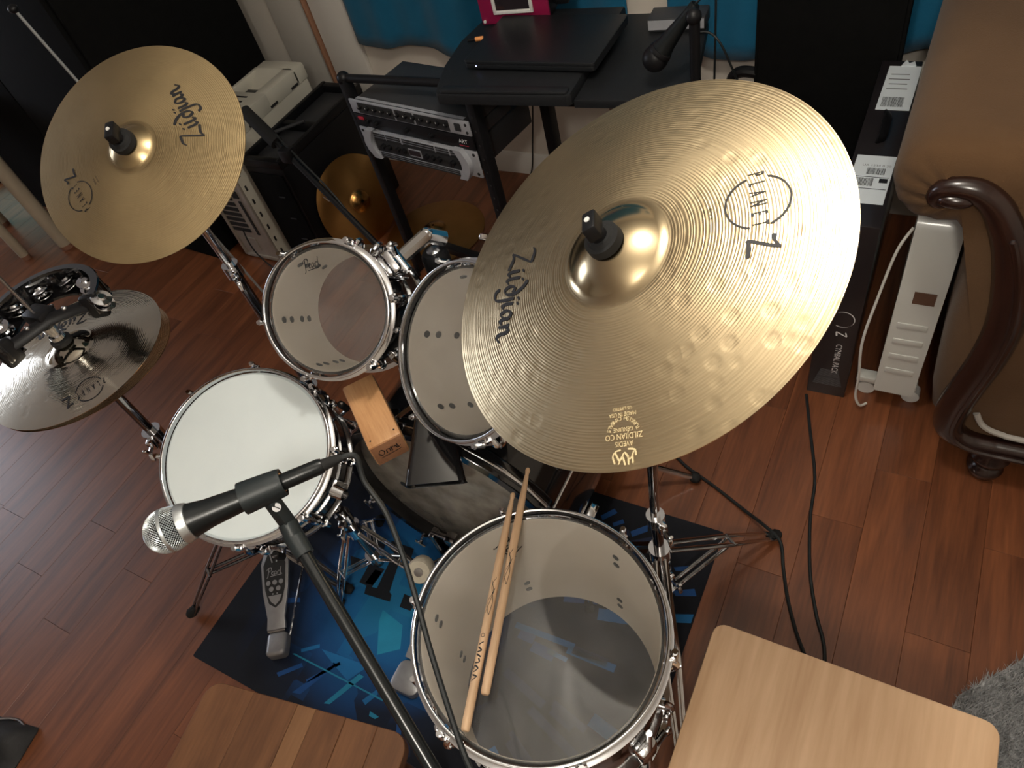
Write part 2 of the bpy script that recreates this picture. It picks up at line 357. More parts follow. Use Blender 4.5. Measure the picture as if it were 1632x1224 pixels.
# printed cloth ground of the floor mat: near black at the ends, blue burst in the middle
def mat_cloth():
    m = bpy.data.materials.new('printed_mat_cloth'); m.use_nodes = True; nt = m.node_tree; b = nt.nodes['Principled BSDF']; L = nt.links.new; N = nt.nodes.new
    tc = N('ShaderNodeTexCoord'); mp = N('ShaderNodeMapping'); mp.inputs['Location'].default_value = (0.150, 0.10, 0); mp.inputs['Scale'].default_value = (1.25, 1.35, 1); L(tc.outputs['Object'], mp.inputs[0])
    ln = N('ShaderNodeVectorMath'); ln.operation = 'LENGTH'; L(mp.outputs[0], ln.inputs[0])
    vo = N('ShaderNodeTexVoronoi'); vo.inputs['Scale'].default_value = 7; vo.distance = 'CHEBYCHEV'; L(tc.outputs['Object'], vo.inputs['Vector'])
    ad = N('ShaderNodeMath'); ad.operation = 'MULTIPLY_ADD'; ad.inputs[1].default_value = 0.16; L(vo.outputs['Color'], ad.inputs[0]); L(ln.outputs['Value'], ad.inputs[2])
    rp = N('ShaderNodeValToRGB'); r = rp.color_ramp; r.elements[0].position = 0.12; r.elements[0].color = (0.010, 0.15, 0.31, 1); r.elements[1].position = 0.62; r.elements[1].color = (0.004, 0.005, 0.010, 1)
    e = r.elements.new(0.30); e.color = (0.004, 0.095, 0.26, 1); e = r.elements.new(0.42); e.color = (0.004, 0.05, 0.17, 1); e = r.elements.new(0.50); e.color = (0.004, 0.010, 0.03, 1)
    L(ad.outputs[0], rp.inputs['Fac']); L(rp.outputs['Color'], b.inputs['Base Color']); b.inputs['Roughness'].default_value = 0.7; b.inputs['Specular IOR Level'].default_value = .3
    nz = N('ShaderNodeTexNoise'); nz.inputs['Scale'].default_value = 700; L(tc.outputs['Object'], nz.inputs['Vector']); bp = N('ShaderNodeBump'); bp.inputs['Strength'].default_value = .3; bp.inputs['Distance'].default_value = .001; L(nz.outputs['Fac'], bp.inputs['Height']); L(bp.outputs[0], b.inputs['Normal'])
    return m
K['matcloth'] = mat_cloth()

# ------------------------------------------------------------------ lettering
_dg = None
def text_mesh(txt, size, bold=0.0):
    """flat 2-D text: (verts, faces), centred"""
    cu = bpy.data.curves.new('t', 'FONT'); cu.body = txt; cu.size = size; cu.align_x = 'CENTER'; cu.align_y = 'CENTER'; cu.resolution_u = 3; cu.offset = bold
    o = bpy.data.objects.new('t', cu); COL.objects.link(o)
    dg = bpy.context.evaluated_depsgraph_get(); dg.update()
    me = bpy.data.meshes.new_from_object(o.evaluated_get(dg))
    vs = [v.co.copy() for v in me.vertices]; fs = [tuple(p.vertices) for p in me.polygons]
    bpy.data.objects.remove(o); bpy.data.meshes.remove(me); bpy.data.curves.remove(cu)
    return vs, fs
def put_text(mb, txt, size, fn, mi=0, sx=1.0, bold=0.0):
    vs, fs = text_mesh(txt, size, bold); return mb.add([fn(v.x * sx, v.y) for v in vs], fs, mi)
def strokes(mb, lines, fn, pen=0.16, nib=40, thin=0.35, n=6, mi=0):
    """pen strokes as ribbons; width follows a broad nib; fn maps 2-D to 3-D"""
    na = math.radians(nib)
    for ln in lines:
        P = spline([(x, y, 0) for x, y in ln], n) if len(ln) > 2 else [V((ln[0][0] + (ln[1][0] - ln[0][0]) * k / 6, ln[0][1] + (ln[1][1] - ln[0][1]) * k / 6, 0)) for k in range(7)]
        vs = []
        for i, p in enumerate(P):
            t = P[min(i + 1, len(P) - 1)] - P[max(i - 1, 0)]; t.normalize()
            nrm = V((-t.y, t.x, 0)); a = math.atan2(t.y, t.x)
            w_ = pen * (thin + (1 - thin) * abs(math.sin(a - na))) * (0.55 if i in (0, len(P) - 1) else 1)
            vs += [fn(*(p + nrm * w_ / 2).xy), fn(*(p - nrm * w_ / 2).xy)]
        mb.add(vs, [(2 * i, 2 * i + 1, 2 * i + 3, 2 * i + 2) for i in range(len(P) - 1)], mi)
    return mb
SCRIPT_CYM = [[(0.0, 1.75), (0.35, 1.95), (1.05, 1.85)], [(1.05, 1.85), (0.0, 0.05)], [(0.0, 0.05), (0.45, 0.22), (1.15, 0.0)],
              [(1.38, 1.0), (1.32, 0.35), (1.42, 0.05), (1.62, 0.25)], [(1.42, 1.38), (1.50, 1.28)],
              [(1.85, 1.15), (1.78, 0.4), (1.86, 0.05), (2.1, 0.25)], [(1.98, 1.45), (2.06, 1.35)],
              [(2.75, 0.75), (2.45, 0.85), (2.28, 0.40), (2.48, 0.03), (2.78, 0.30), (2.85, 0.9), (2.6, 1.5), (2.2, 1.85)],
              [(3.15, 0.95), (3.12, 0.1), (2.95, -0.65), (2.45, -0.75), (2.3, -0.45)], [(3.2, 1.38), (3.28, 1.28)],
              [(3.48, 0.95), (3.42, 0.35), (3.52, 0.05), (3.7, 0.2)], [(3.52, 1.38), (3.6, 1.28)],
              [(4.35, 0.8), (4.05, 0.9), (3.85, 0.45), (4.02, 0.05), (4.3, 0.35), (4.4, 0.85)], [(4.4, 0.85), (4.36, 0.3), (4.5, 0.05), (4.65, 0.25)],
              [(4.8, 0.9), (4.85, 0.45), (4.8, 0.0)], [(4.83, 0.4), (5.05, 0.85), (5.25, 0.7), (5.3, 0.2), (5.5, 0.0), (5.8, 0.3)]]
SCRIPT_PEARL = [[(0.35, 1.9), (0.25, 0.9), (0.05, -0.35), (-0.2, -0.5)], [(-0.15, 1.35), (0.2, 1.85), (0.8, 1.95), (0.95, 1.45), (0.6, 1.0), (0.3, 1.0)],
                [(0.95, 0.55), (1.25, 0.75), (1.2, 0.95), (1.0, 0.85), (0.95, 0.4), (1.15, 0.1), (1.4, 0.3)],
                [(1.95, 0.85), (1.7, 0.9), (1.5, 0.45), (1.65, 0.1), (1.9, 0.35), (2.0, 0.85)], [(2.0, 0.85), (1.95, 0.3), (2.15, 0.15)],
                [(2.3, 0.85), (2.3, 0.1)], [(2.3, 0.5), (2.5, 0.9), (2.75, 0.85)], [(3.1, 1.9), (2.95, 0.9), (2.95, 0.2), (3.25, 0.15)],
                [(0.55, -0.25), (3.3, -0.12)]]

# ================================================================== THE ROOM
WY = 2.25                       # back wall
b = MB(); b.box((-2.0, 0.0, -0.031), (8.2, 5.2, 0.05)); floor = struct(b.build('floor', K['gap'], ang=0))
PW = 0.127
pm = {}
def plank_mesh(L):
    L = round(L, 2)
    if L not in pm:
        q = MB(); q.box((0, 0, 0), (PW - 0.0006, L - 0.0006, 0.008), bev=0.0004, seg=1)
        o = q.build('plank', K['floor'], ang=0); pm[L] = o.data; bpy.data.objects.remove(o)
    return pm[L]
cnt = 0
for i in range(45):
    x = 0.70 - PW / 2 - PW * i
    y = -0.62 - random.random() * 0.9
    while y < WY:
        L = random.choice((0.9, 1.1, 1.3))
        if y + L > -0.6:
            o = bpy.data.objects.new('plank', plank_mesh(L)); COL.objects.link(o); o.location = (x, y + L / 2, -0.004); o.parent = floor; cnt += 1
        y += L
q = MB()
q.box((1.4, 0.0, -0.004), (1.39, 5.0, 0.008)); q.box((-1.9, -1.9, -0.004), (5.2, 1.3, 0.008))
o = q.build('far_planks', K['floor'], floor, ang=0); o['kind'] = 'stuff'

b = MB(); b.box((-2.0, WY + 0.05, 1.25), (8.2, 0.1, 2.5)); struct(b.build('wall_back', K['wall'], ang=0))
b = MB(); b.box((-6.05, 0, 1.25), (0.1, 5.2, 2.5)); wl = struct(b.build('wall_left', K['wall'], ang=0))
b = MB(); b.box((2.05, 0, 1.25), (0.1, 5.2, 2.5)); struct(b.build('wall_right', K['wall'], ang=0))
b = MB(); b.box((-2.0, -2.55, 1.25), (8.2, 0.1, 2.5)); struct(b.build('wall_front', K['wall'], ang=0))
b = MB(); b.box((-2.0, 0, 2.52), (8.2, 5.2, 0.04)); struct(b.build('ceiling', K['ceiling'], ang=0))
def win(nm, c, sx):
    b = MB()
    for dy in (-0.68, 0, 0.68): b.box((0, dy, 0), (0.05, 0.05, 1.42), bev=.004)
    for dz in (-0.68, 0.0, 0.68): b.box((0, 0, dz), (0.05, 1.42, 0.05), bev=.004)
    o = struct(b.build(nm, K['trim'], loc=c))
    for dy in (-0.34, 0.34):
        for dz in (-0.34, 0.34):
            q = MB(); q.box((-0.012 * sx, dy, dz), (0.006, 0.63, 0.63)); q.build('pane', K['pane'], o, ang=0)
win('window_1', (-5.98, 0.2, 1.65), 1)
# baseboard and the casing strips left of the curtain
b = MB(); b.prism([(0, 0), (-0.014, 0), (-0.014, 0.078), (-0.010, 0.086), (-0.006, 0.095), (0, 0.095)], 0, 3.52,
                  Matrix(((0, 0, 1, 0), (1, 0, 0, 0), (0, 1, 0, 0), (0, 0, 0, 1))))
struct(b.build('baseboard_back', K['trim'], loc=(-2.10, WY, 0)))
b = MB(); b.box((-2.205, WY - 0.012, 1.2), (0.19, 0.024, 2.4), bev=.004); struct(b.build('trim_1', K['trim']))
b = MB(); b.box((-2.312, WY - 0.020, 1.2), (0.013, 0.040, 2.4), bev=.003); struct(b.build('trim_2', K['lath']))
b = MB(); b.box((-2.43, WY - 0.008, 1.2), (0.21, 0.016, 2.4), bev=.003); struct(b.build('trim_3', K['wall_shaded']))
# ceiling lamps
for i, (p, e, c, r) in enumerate(LAMPS):
    t = thing('ceiling_lamp', ('round ceiling lamp with a lit bulb above the drum kit', 'round ceiling lamp with a lit bulb above the wooden stool')[i], 'lamp', (p[0], p[1], 2.5), group='ceiling lamps')
    q = MB(); q.lathe([(0, 0), (0.075, 0), (0.07, -0.02), (0.03, -0.035), (0.028, -0.17), (0, -0.17)], 24); q.build('rose', K['white_plastic'], t)

# ================================================================== BACKGROUND, LEFT
t = thing('black_cabinet', 'large black cabinet standing behind the upper left cymbal', 'cabinet', (-3.28, 1.82, 0), math.radians(-4))
q = MB(); q.box((0, -0.005, 0.85), (1.46, 0.67, 1.70), bev=.006); q.build('body', K['matte'], t)
for k in (-1, 1):
    q = MB(); q.box((k * 0.362, -0.352, 0.88), (0.716, 0.02, 1.56), bev=.004); d = q.build('door', K['matte'], t)
    q = MB(); q.tube([(k * 0.04, -0.362, 1.30), (k * 0.04, -0.39, 1.31), (k * 0.04, -0.39, 1.49), (k * 0.04, -0.362, 1.5)], 0.006, 8); q.build('handle', K['black'], d)
t = thing('grey_pole', 'thin grey metal pole before the black cabinet', 'pole', (-1.765, 1.09, 0))
q = MB(); q.cyl((0.0, 0, 0.01), (-0.249, -0.06, 1.242), 0.0042, seg=10); q.build('shaft', K['pole'], t)
q = MB(); q.lathe([(0, 0), (0.05, 0), (0.05, 0.008), (0.012, 0.02), (0, 0.02)], 24); q.build('base', K['black'], t)
q = MB(); q.sphere((-0.252, -0.061, 1.252), 0.013, 14, 10, (1, 1, .8)); q.build('head', K['black'], t)

t = thing('side_table', 'beige wooden table of which two brown-tipped legs show at left edge', 'table', (-3.72, 1.10, 0))
def leg(p0, p1, r0, r1, nm='leg'):
    q = MB(); q.cyl(p0, p1, r0, r1, 14); return q.build(nm, K['beige'], t)
for (x, y, r) in ((0.20, 0.21, .036), (0.03, 0.085, .024), (-0.40, 0.25, .036), (-0.40, -0.1, .03)):
    lg = leg((x, y, 0.022), (x - .012, y, 0.70), r * .92, r)
    q = MB(); q.cyl((x, y, 0.0), (x, y, 0.022), r * .9, r * .92, 14); q.build('tip', K['beige_tip'], lg)
q = MB(); q.prism(rrect(-0.5, 0.27, -0.2, 0.32, .04), 0.70, 0.73, bev=.006); q.build('tabletop', K['beige'], t)
t = thing('small_screen', 'small glowing greenish screen on the floor at the left edge', 'screen', (-4.55, 1.72, 0), math.radians(50))
q = MB(); q.box((0, 0, 0.20), (0.50, 0.03, 0.32), bev=.006); q.build('case', K['black'], t)
q = MB(); q.box((0, -0.017, 0.20), (0.46, 0.004, 0.28)); q.build('display', K['glow'], t, ang=0)
q = MB(); q.box((0, 0.03, 0.02), (0.22, 0.14, 0.04), bev=.005); q.build('foot', K['black'], t)

# beige pc tower, its back towards us
t = thing('computer_tower', 'beige computer tower with open slots beside the black tower', 'computer', (-2.355, 1.755, 0))
q = MB(); q.box((0, 0.0, 0.215), (0.180, 0.505, 0.41), bev=.004); q.sc(1.16, 1.06, 1.225).build('body', K['pc'], t)
# rear plate with frame
q = MB()
for x in (-0.084, 0.084): q.box((x, -0.256, 0.215), (0.012, 0.010, 0.41), bev=.001)
for z in (0.012, 0.416): q.box((0, -0.256, z), (0.16, 0.010, 0.012), bev=.001)
q.box((0, -0.253, 0.215), (0.168, 0.004, 0.40)); rp_ = q.sc(1.16, 1.06, 1.225).build('rear_plate', K['pcmetal'], t)
q = MB(); q.box((-0.012, -0.2565, 0.345), (0.118, 0.004, 0.085)); q.sc(1.16, 1.06, 1.225).build('fan_grille', K['dark'], t, ang=0)
q = MB()
for k in range(9):
    q.box((-0.012, -0.259, 0.308 + k * .0092), (0.118, 0.002, 0.003))
for k in range(12): q.box((-0.066 + k * .0098, -0.2594, 0.345), (0.0026, 0.002, 0.085))
q.sc(1.16, 1.06, 1.225).build('grille_mesh', K['pcmetal'], t, ang=0)
for k in range(8):
    q = MB(); q.box((-0.030, -0.2565, 0.275 - k * 0.0215), (0.085, 0.004, 0.0125)); q.sc(1.16, 1.06, 1.225).build('slot', K['dark'], t, ang=0)
q = MB(); q.box((0.045, -0.2565, 0.18), (0.010, 0.004, 0.135)); q.sc(1.16, 1.06, 1.225).build('slot', K['dark'], t, ang=0)
q = MB(); q.box((0.040, -0.2565, 0.272), (0.026, 0.004, 0.026)); q.sc(1.16, 1.06, 1.225).build('socket', K['dark'], t, ang=0)
q = MB(); q.box((-0.03, -0.2565, 0.065), (0.075, 0.004, 0.05)); q.sc(1.16, 1.06, 1.225).build('vent', K['pcmetal'], t, ang=0)
for k in range(8):
    q = MB(); q.box((0.0905, -0.235, 0.04 + k * .05), (0.002, 0.008, 0.018)); q.sc(1.16, 1.06, 1.225).build('side_notch', K['dark'], t, ang=0)
# moulded top cover with carrying recess
oy0, oy1 = -0.252, 0.262
q = MB()
q.box((0, -0.106, 0.445), (0.184, 0.292, 0.055), bev=.006)
q.box((0, 0.225, 0.445), (0.184, 0.075, 0.055), bev=.010)
q.box((-0.083, 0.12, 0.445), (0.018, 0.18, 0.055), bev=.005)
q.box((0.066, 0.12, 0.445), (0.052, 0.18, 0.055), bev=.006)
q.box((0, 0.06, 0.422), (0.15, 0.26, 0.006)); tc_ = q.sc(1.16, 1.06, 1.225).build('top_cover', K['pc'], t)
q = MB(); q.prism([(0, 0), (0.075, 0), (0, 0.05)], -0.062, 0.050, Matrix(((0, 0, 1, -.012), (-1, 0, 0, 0.195), (0, 1, 0, 0.425), (0, 0, 0, 1)))); q.sc(1.16, 1.06, 1.225).build('recess_slope', K['pc'], tc_)
q = MB(); q.box((-0.020, 0.075, 0.432), (0.10, 0.075, 0.020), bev=.003); q.sc(1.16, 1.06, 1.225).build('recess_block', K['charcoal'], tc_)
for k in range(5):
    q = MB(); q.box((-0.01, 0.005 - k * 0.030, 0.4715), (0.085, 0.008, 0.004)); q.sc(1.16, 1.06, 1.225).build('slit', K['dark'], tc_, ang=0)
for k in range(4):
    q = MB(); q.box((0.0915, -0.20 + k * 0.125, 0.428), (0.003, 0.04, 0.008)); q.sc(1.16, 1.06, 1.225).build('clip_slot', K['dark'], tc_, ang=0)
q = MB(); q.tube(spline([(-0.02, -0.262, 0.13), (-0.01, -0.275, 0.09), (0.01, -0.285, 0.05), (0.045, -0.29, 0.012), (0.08, -0.30, 0.006)]), 0.003, 6); q.sc(1.16, 1.06, 1.225).build('power_cord', K['cable'], t)

t = thing('black_tower', 'black computer tower with sunken top beside the beige tower', 'computer', (-2.115, 1.79, 0))
q = MB(); q.box((0, 0, 0.225), (0.195, 0.535, 0.45), bev=.006); q.build('body', K['black'], t)
q = MB()
for x in (-0.088, 0.088): q.box((x, 0, 0.468), (0.020, 0.53, 0.036), bev=.005)
for y in (-0.255, -0.02, 0.25): q.box((0, y, 0.466), (0.19, 0.03, 0.032), bev=.005)
tp = q.build('top_frame', K['black'], t)
for y, L in ((-0.137, .20), (0.115, .235)):
    q = MB(); q.box((0, y, 0.453), (0.156, L, 0.006), bev=.002); q.build('tray', K['charcoal'], tp)
q = MB(); q.tube([(-0.06, -0.10, 0.468), (-0.06, -0.10, 0.486), (0.03, -0.02, 0.49), (0.03, -0.02, 0.468)], 0.007, 8); q.build('carry_bar', K['charcoal'], tp)
q = MB(); q.box((0, -0.271, 0.225), (0.17, 0.008, 0.40), bev=.003); fp = q.build('rear_panel', K['matte'], t)
for k in range(3):
    q = MB(); q.box((0.03, -0.276, 0.33 - k * .10), (0.03, 0.004, 0.004)); q.build('screw_plate', K['charcoal'], fp)

# black boom stand whose arm crosses the towers
t = thing('boom_stand', 'black boom stand with a thick grip leaning across the black tower', 'stand', (-1.40, 1.305, 0))
def P_(x, y, z): return (x + 1.40, y - 1.305, z)
q = MB(); q.cyl(P_(-2.03, 1.505, .695), P_(-1.90, 1.465, .61), 0.021, 0.023, 14); q.build('grip', K['rubber'], t)
q = MB(); q.cyl(P_(-1.90, 1.465, .61), P_(-1.40, 1.305, .275), 0.0105, seg=10); q.build('arm', K['black'], t)
q = MB(); q.box(P_(-1.855, 1.45, .58), (0.05, 0.04, 0.05), bev=.008); q.build('clutch', K['black'], t)
q = MB(); q.cyl((0, 0, 0.05), (0, 0, 0.29), 0.012, seg=10); q.build('post', K['black'], t)
for a in (40, 160, 280):
    a = math.radians(a); q = MB(); q.cyl((0, 0, .10), (.22 * math.cos(a), .22 * math.sin(a), .012), 0.009, seg=8); q.build('leg', K['black'], t)
q = MB(); q.tube(spline([P_(-1.90, 1.475, .635), P_(-1.80, 1.44, .575), P_(-1.68, 1.405, .48), P_(-1.55, 1.35, .365), P_(-1.42, 1.30, .28), P_(-1.36, 1.27, .02)]), 0.0035, 6); q.build('cord', K['cable'], t)

# old brass cymbals on the floor
def cym_prof(R, br, bh, wh, thick=0.0011, hole=0.006, n=22, nb=9):
    top = []
    for i in range(nb + 1):
        r = hole + (br - hole) * i / nb; u = r / br
        top.append((r, wh + bh * (1 - u ** 2.2) if i < nb else wh))
    for i in range(1, n + 1):
        u = i / n; r = br + (R - br) * u; top.append((r, wh * (1 - u ** 1.25)))
    return top
def cym_z(R, br, bh, wh, r):
    if r < br: return wh + bh * (1 - (r / br) ** 2.2)
    u = min((r - br) / (R - br), 1); return wh * (1 - u ** 1.25)
def cymbal_disc(nm, R, br, bh, wh, m, parent, seg=160, thick=0.0012, dent=None):
    top = cym_prof(R, br, bh, wh); prof = top + [(r, z - thick) for r, z in reversed(top)]
    q = MB(); q.lathe(prof, seg, closed=True)
    if dent: q.v = [dent(*v) for v in q.v]
    return q.build(nm, m, parent, ang=50)
def dentA(x, y, z): return (x, y, z + 0.018 * math.sin(5 * x * 6) * max(0, (x * x + y * y) ** .5 - .05) * 3)
t = thing('brass_cymbal', 'cracked brass cymbal leaning upright against the black tower', 'cymbal', (-1.940, 1.725, 0.176), rot=frame((.93, -.25, .28)), group='old brass cymbals')
cymbal_disc('disc', .180, .045, .016, .020, K['brass'], t, 96, dent=dentA)
q = MB(); q.tube([(-.155, -.02, .012), (-.13, -.03, .014), (-.105, -.024, .0175), (-.08, -.035, .02)], .0007, 5); q.build('crack', K['white_plastic'], t)
t = thing('brass_cymbal', 'brass cymbal lying flat on the floor behind the toms', 'cymbal', (-1.672, 1.800, 0.004), rot=frame((.0, -.0, 1)), group='old brass cymbals')
cymbal_disc('disc', .205, .05, .017, .018, K['brass'], t, 96)

# rack with three units
t = thing('equipment_rack', 'black steel equipment rack frame left of the laptop desk', 'rack', (-1.355, 1.54, 0), math.radians(-9.0))
for x in (-0.255, 0.255):
    q = MB(); q.box((x, 0.0, 0.40), (0.028, 0.034, 0.77), bev=.002); po = q.build('post', K['black'], t)
    q = MB()
    for k in range(16): q.cyl((x, -0.0165, 0.08 + k * .0445), (x, -0.0185, .08 + k * .0445), 0.0035, seg=8)
    q.build('screw_holes', K['dark'], po)
    q = MB(); q.box((x, -0.11, 0.015), (0.034, 0.18, 0.028), bev=.004); q.build('foot', K['black'], t)
q = MB(); q.cyl((-0.262, 0, 0.785), (0.115, 0.062, 0.785), 0.013, seg=12); tb = q.build('top_bar', K['black'], t)
q = MB(); q.sphere((-0.258, 0, 0.785), 0.021, 12, 8); q.build('joint', K['black'], tb)
q = MB(); q.box((0, 0.10, 0.06), (0.51, 0.03, 0.03), bev=.003); bb = q.build('bottom_bar', K['black'], t)
q = MB(); q.box((0.09, 0.083, 0.07), (0.05, 0.004, 0.008)); q.build('plate', K['steel'], bb)
RZ = -9.0
def unit(nm, label, z0, hh, depth, cat='rack unit'):
    tt = thing(nm, label, cat, (-1.355, 1.54, z0), math.radians(RZ), 'rack units'); return tt
# silver amplifier, bowed front
u = unit('power_amplifier', 'silver power amplifier with slotted vents, lowest in the rack', .553, .088, .3)
q = MB(); q.box((0, 0.13, 0.044), (0.43, 0.28, 0.084), bev=.003); q.build('chassis', K['charcoal'], u)
q = MB(); q.box((0, -0.022, 0.044), (0.482, 0.006, 0.088), bev=.001); q.build('front_plate', K['grey_metal'], u)
for sx in (-1, 1):
    q = MB()
    pf = [(sx * (.165 + .022 * math.sin(PI * k / 10)), .0 + .1 * k / 10 - 0.006) for k in range(11)]
    po = [(sx * (.195 + .022 * math.sin(PI * k / 10)), .0 + .1 * k / 10 - 0.006) for k in range(11)]
    q.prism(pf + po[::-1], 0.026, 0.044, Matrix(((1, 0, 0, 0), (0, 0, -1, 0), (0, 1, 0, 0), (0, 0, 0, 1))))
    q.build('end_handle', K['grey_metal'], u)
q = MB(); q.box((0, -0.030, 0.075), (0.36, 0.012, 0.024), bev=.001); q.box((0, -0.030, 0.008), (0.36, 0.012, 0.020), bev=.001); gp = q.build('vent_bars', K['grey_metal'], u)
for k in range(3):
    for j, (xa, wd) in enumerate(((-.145, .05), (-.085, .06), (0.02, .13), (.117, .05), (.16, .02))):
        q = MB(); q.box((xa, -0.0365, 0.067 + k * .0078), (wd, 0.003, 0.004)); q.build('vent_slot', K['dark'], gp, ang=0)
    q = MB(); q.box((0, -0.0365, 0.002 + k * .0065), (0.33, 0.003, 0.003)); q.build('vent_slot', K['dark'], gp, ang=0)
q = MB(); q.box((0, -0.030, 0.040), (0.35, 0.010, 0.042)); cp = q.build('control_panel', K['dark'], u, ang=0)
q = MB(); q.box((-0.005, -0.0355, 0.042), (0.052, 0.003, 0.026)); dp = q.build('display', K['grey_metal'], cp, ang=0)
q = MB(); q.box((-0.005, -0.0375, 0.043), (0.046, 0.002, 0.018)); q.build('display_glass', K['screen'], cp, ang=0)
for xk in (-.14, -.115, -.075, -.05, .045, .07, .095, .15):
    q = MB(); q.cyl((xk, -0.034, 0.042), (xk, -0.048, 0.042), 0.009, 0.008, 14); q.build('knob', K['black'], cp)
q = MB()
for sx in (-1, 1):
    for z in (.012, .076): q.cyl((sx * .229, -0.0245, z), (sx * .229, -0.0265, z), 0.005, seg=10)
q.build('screw', K['dark'], u)
# thin black unit
u = unit('black_rack_unit', 'thin black rack unit between the silver amplifier and the top crossover', .644, .043, .2)
q = MB(); q.box((0, 0.09, 0.0215), (0.43, 0.20, 0.041), bev=.002); q.build('chassis', K['charcoal'], u)
q = MB(); q.box((0, -0.022, 0.0215), (0.482, 0.006, 0.043), bev=.001); q.build('front_plate', K['black'], u)
for xk in (-0.19, -.15, -.02, .08):
    q = MB(); q.cyl((xk, -0.025, 0.022), (xk, -0.037, 0.022), 0.008, 0.007, 14); q.build('knob', K['black'], u)
q = MB(); q.box((-0.213, -0.0265, 0.03), (0.022, 0.004, 0.010), bev=.001); q.build('red_switch', K['red'], u)
q = MB(); put_text(q, 'ART', 0.017, lambda x, y: (0.203 + x, -0.0256, 0.024 + y)); q.build('lettering', K['white_ink'], u, ang=0)
q = MB(); q.box((0.203, -0.0255, 0.011), (0.034, 0.001, 0.0012)); q.build('red_line', K['red'], u, ang=0)
# top crossover
u = unit('crossover_unit', 'grey rack crossover with knobs, topmost in the rack', .690, .044, .2)
q = MB(); q.box((0, 0.10, 0.022), (0.435, 0.225, 0.043), bev=.002); ch = q.build('chassis', K['charcoal'], u)
q = MB(); q.box((0, -0.010, 0.0438), (0.435, 0.012, 0.001)); q.build('edge_strip', K['grey_metal'], ch, ang=0)
q = MB(); put_text(q, 'SUPER-X PRO', 0.034, lambda x, y: (0.01 + x, 0.125 + y, 0.0438), sx=1.25); q.build('lettering', K['grey_ink'], ch, ang=0)
q = MB(); q.box((0, -0.022, 0.022), (0.482, 0.006, 0.044), bev=.001); fr_ = q.build('front_plate', K['grey_metal'], u)
for xa, wd in ((-.13, .15), (-.01, .07), (.10, .13)):
    q = MB(); q.box((xa, -0.0258, 0.021), (wd, 0.003, 0.034)); q.build('control_strip', K['dark'], fr_, ang=0)
for k in range(12):
    xk = -.195 + k * .032
    q = MB(); q.cyl((xk, -0.026, 0.025), (xk, -0.036, 0.025), 0.007, 0.006, 12); kn = q.build('knob', K['black'], u)
    q = MB(); q.box((xk, -0.0362, 0.029), (0.0012, 0.0008, 0.004)); q.build('pointer', K['white_ink'], kn, ang=0)
q = MB(); q.box((0.198, -0.0262, 0.023), (0.022, 0.004, 0.024), bev=.002); q.build('power_switch', K['dark'], u)
q = MB()
for z in (.010, .034): q.cyl((.229, -0.0245, z), (.229, -0.0265, z), 0.0045, seg=10)
q.build('screw', K['dark'], u)

# ================================================================== DESK
DZ = 0.83
t = thing('laptop_desk', 'small black laptop desk with rounded edges against the back wall', 'desk', (-0.87, 1.70, 0), math.radians(4.0))
LP = [(-0.322, -0.225), (0.045, -0.225), (0.055, -0.215), (0.055, 0.24), (-0.33, 0.24), (-0.37, 0.17), (-0.385, 0.06), (-0.372, -0.08), (-0.345, -0.18), (-0.332, -0.215)]
q = MB(); q.prism(LP, DZ - .030, DZ, bev=.008); q.build('laptop_board', K['desk'], t)
q = MB(); q.prism(rrect(-0.318, 0.047, -0.222, -0.190, .012), DZ, DZ + .006, bev=.003); q.build('front_lip', K['desk'], t)
RP = [(0.056, -0.205), (0.285, -0.205), (0.325, -0.15), (0.330, -0.05), (0.300, 0.18), (0.27, 0.24), (0.056, 0.24)]
q = MB(); q.prism(RP, DZ - .045, DZ - .022, bev=.006); q.build('side_board', K['desk'], t)
q = MB(); q.box((0.12, -0.07, 0.40), (0.036, 0.05, 0.78), bev=.004); q.build('leg', K['brown_leg'], t)
q = MB(); q.box((-0.17, 0.10, 0.40), (0.03, 0.05, 0.79), bev=.004); q.build('leg', K['black'], t)
q = MB(); q.box((0.12, 0.0, 0.018), (0.05, 0.44, 0.03), bev=.006); q.build('foot', K['brown_leg'], t)
q = MB(); q.box((-0.17, 0.10, 0.018), (0.05, 0.28, 0.03), bev=.006); q.build('foot', K['black'], t)
q = MB(); q.box((-0.025, 0.12, 0.62), (0.29, 0.02, 0.05), bev=.003); q.build('crossbar', K['black'], t)
t = thing('laptop', 'closed black laptop with a small lit blue light on the desk', 'laptop', (-0.965, 1.705, DZ + .0065), math.radians(1.2))
q = MB(); q.prism(rrect(-0.19, 0.19, -0.128, 0.128, .012), 0, .012, bev=.002); q.build('base', K['laptop'], t)
q = MB(); q.prism(rrect(-0.19, 0.19, -0.128, 0.128, .012), .0125, .021, bev=.003); q.build('lid', K['laptop'], t)
q = MB(); q.sphere((-0.152, -0.1285, .007), .0016, 8, 6); q.build('status_light', K['led'], t)
t = thing('magenta_device', 'magenta metal box with a white-framed window on the desk', 'device', (-1.125, 1.845, DZ + .0005), math.radians(8))
q = MB(); q.box((0, 0.09, 0.16), (0.205, 0.185, 0.315), bev=.006); q.build('case', K['black'], t)
q = MB(); q.box((0, -0.006, 0.160), (0.212, 0.012, 0.318), bev=.005); q.build('front_panel', K['pink'], t)
q = MB()
for x in (-.056, .056): q.box((x, -0.015, 0.125), (0.010, 0.008, 0.182), bev=.002)
for z in (.036, .214): q.box((0, -0.015, z), (0.122, 0.008, 0.010), bev=.002)
q.build('window_frame', K['white_plastic'], t)
q = MB(); q.box((0, -0.0135, 0.125), (0.108, 0.003, 0.172)); q.build('window_glass', K['screen'], t, ang=0)
q = MB(); q.box((0.082, -0.0125, 0.087), (0.028, 0.001, 0.018)); q.build('warning_sticker', K['yellow'], t, ang=0)
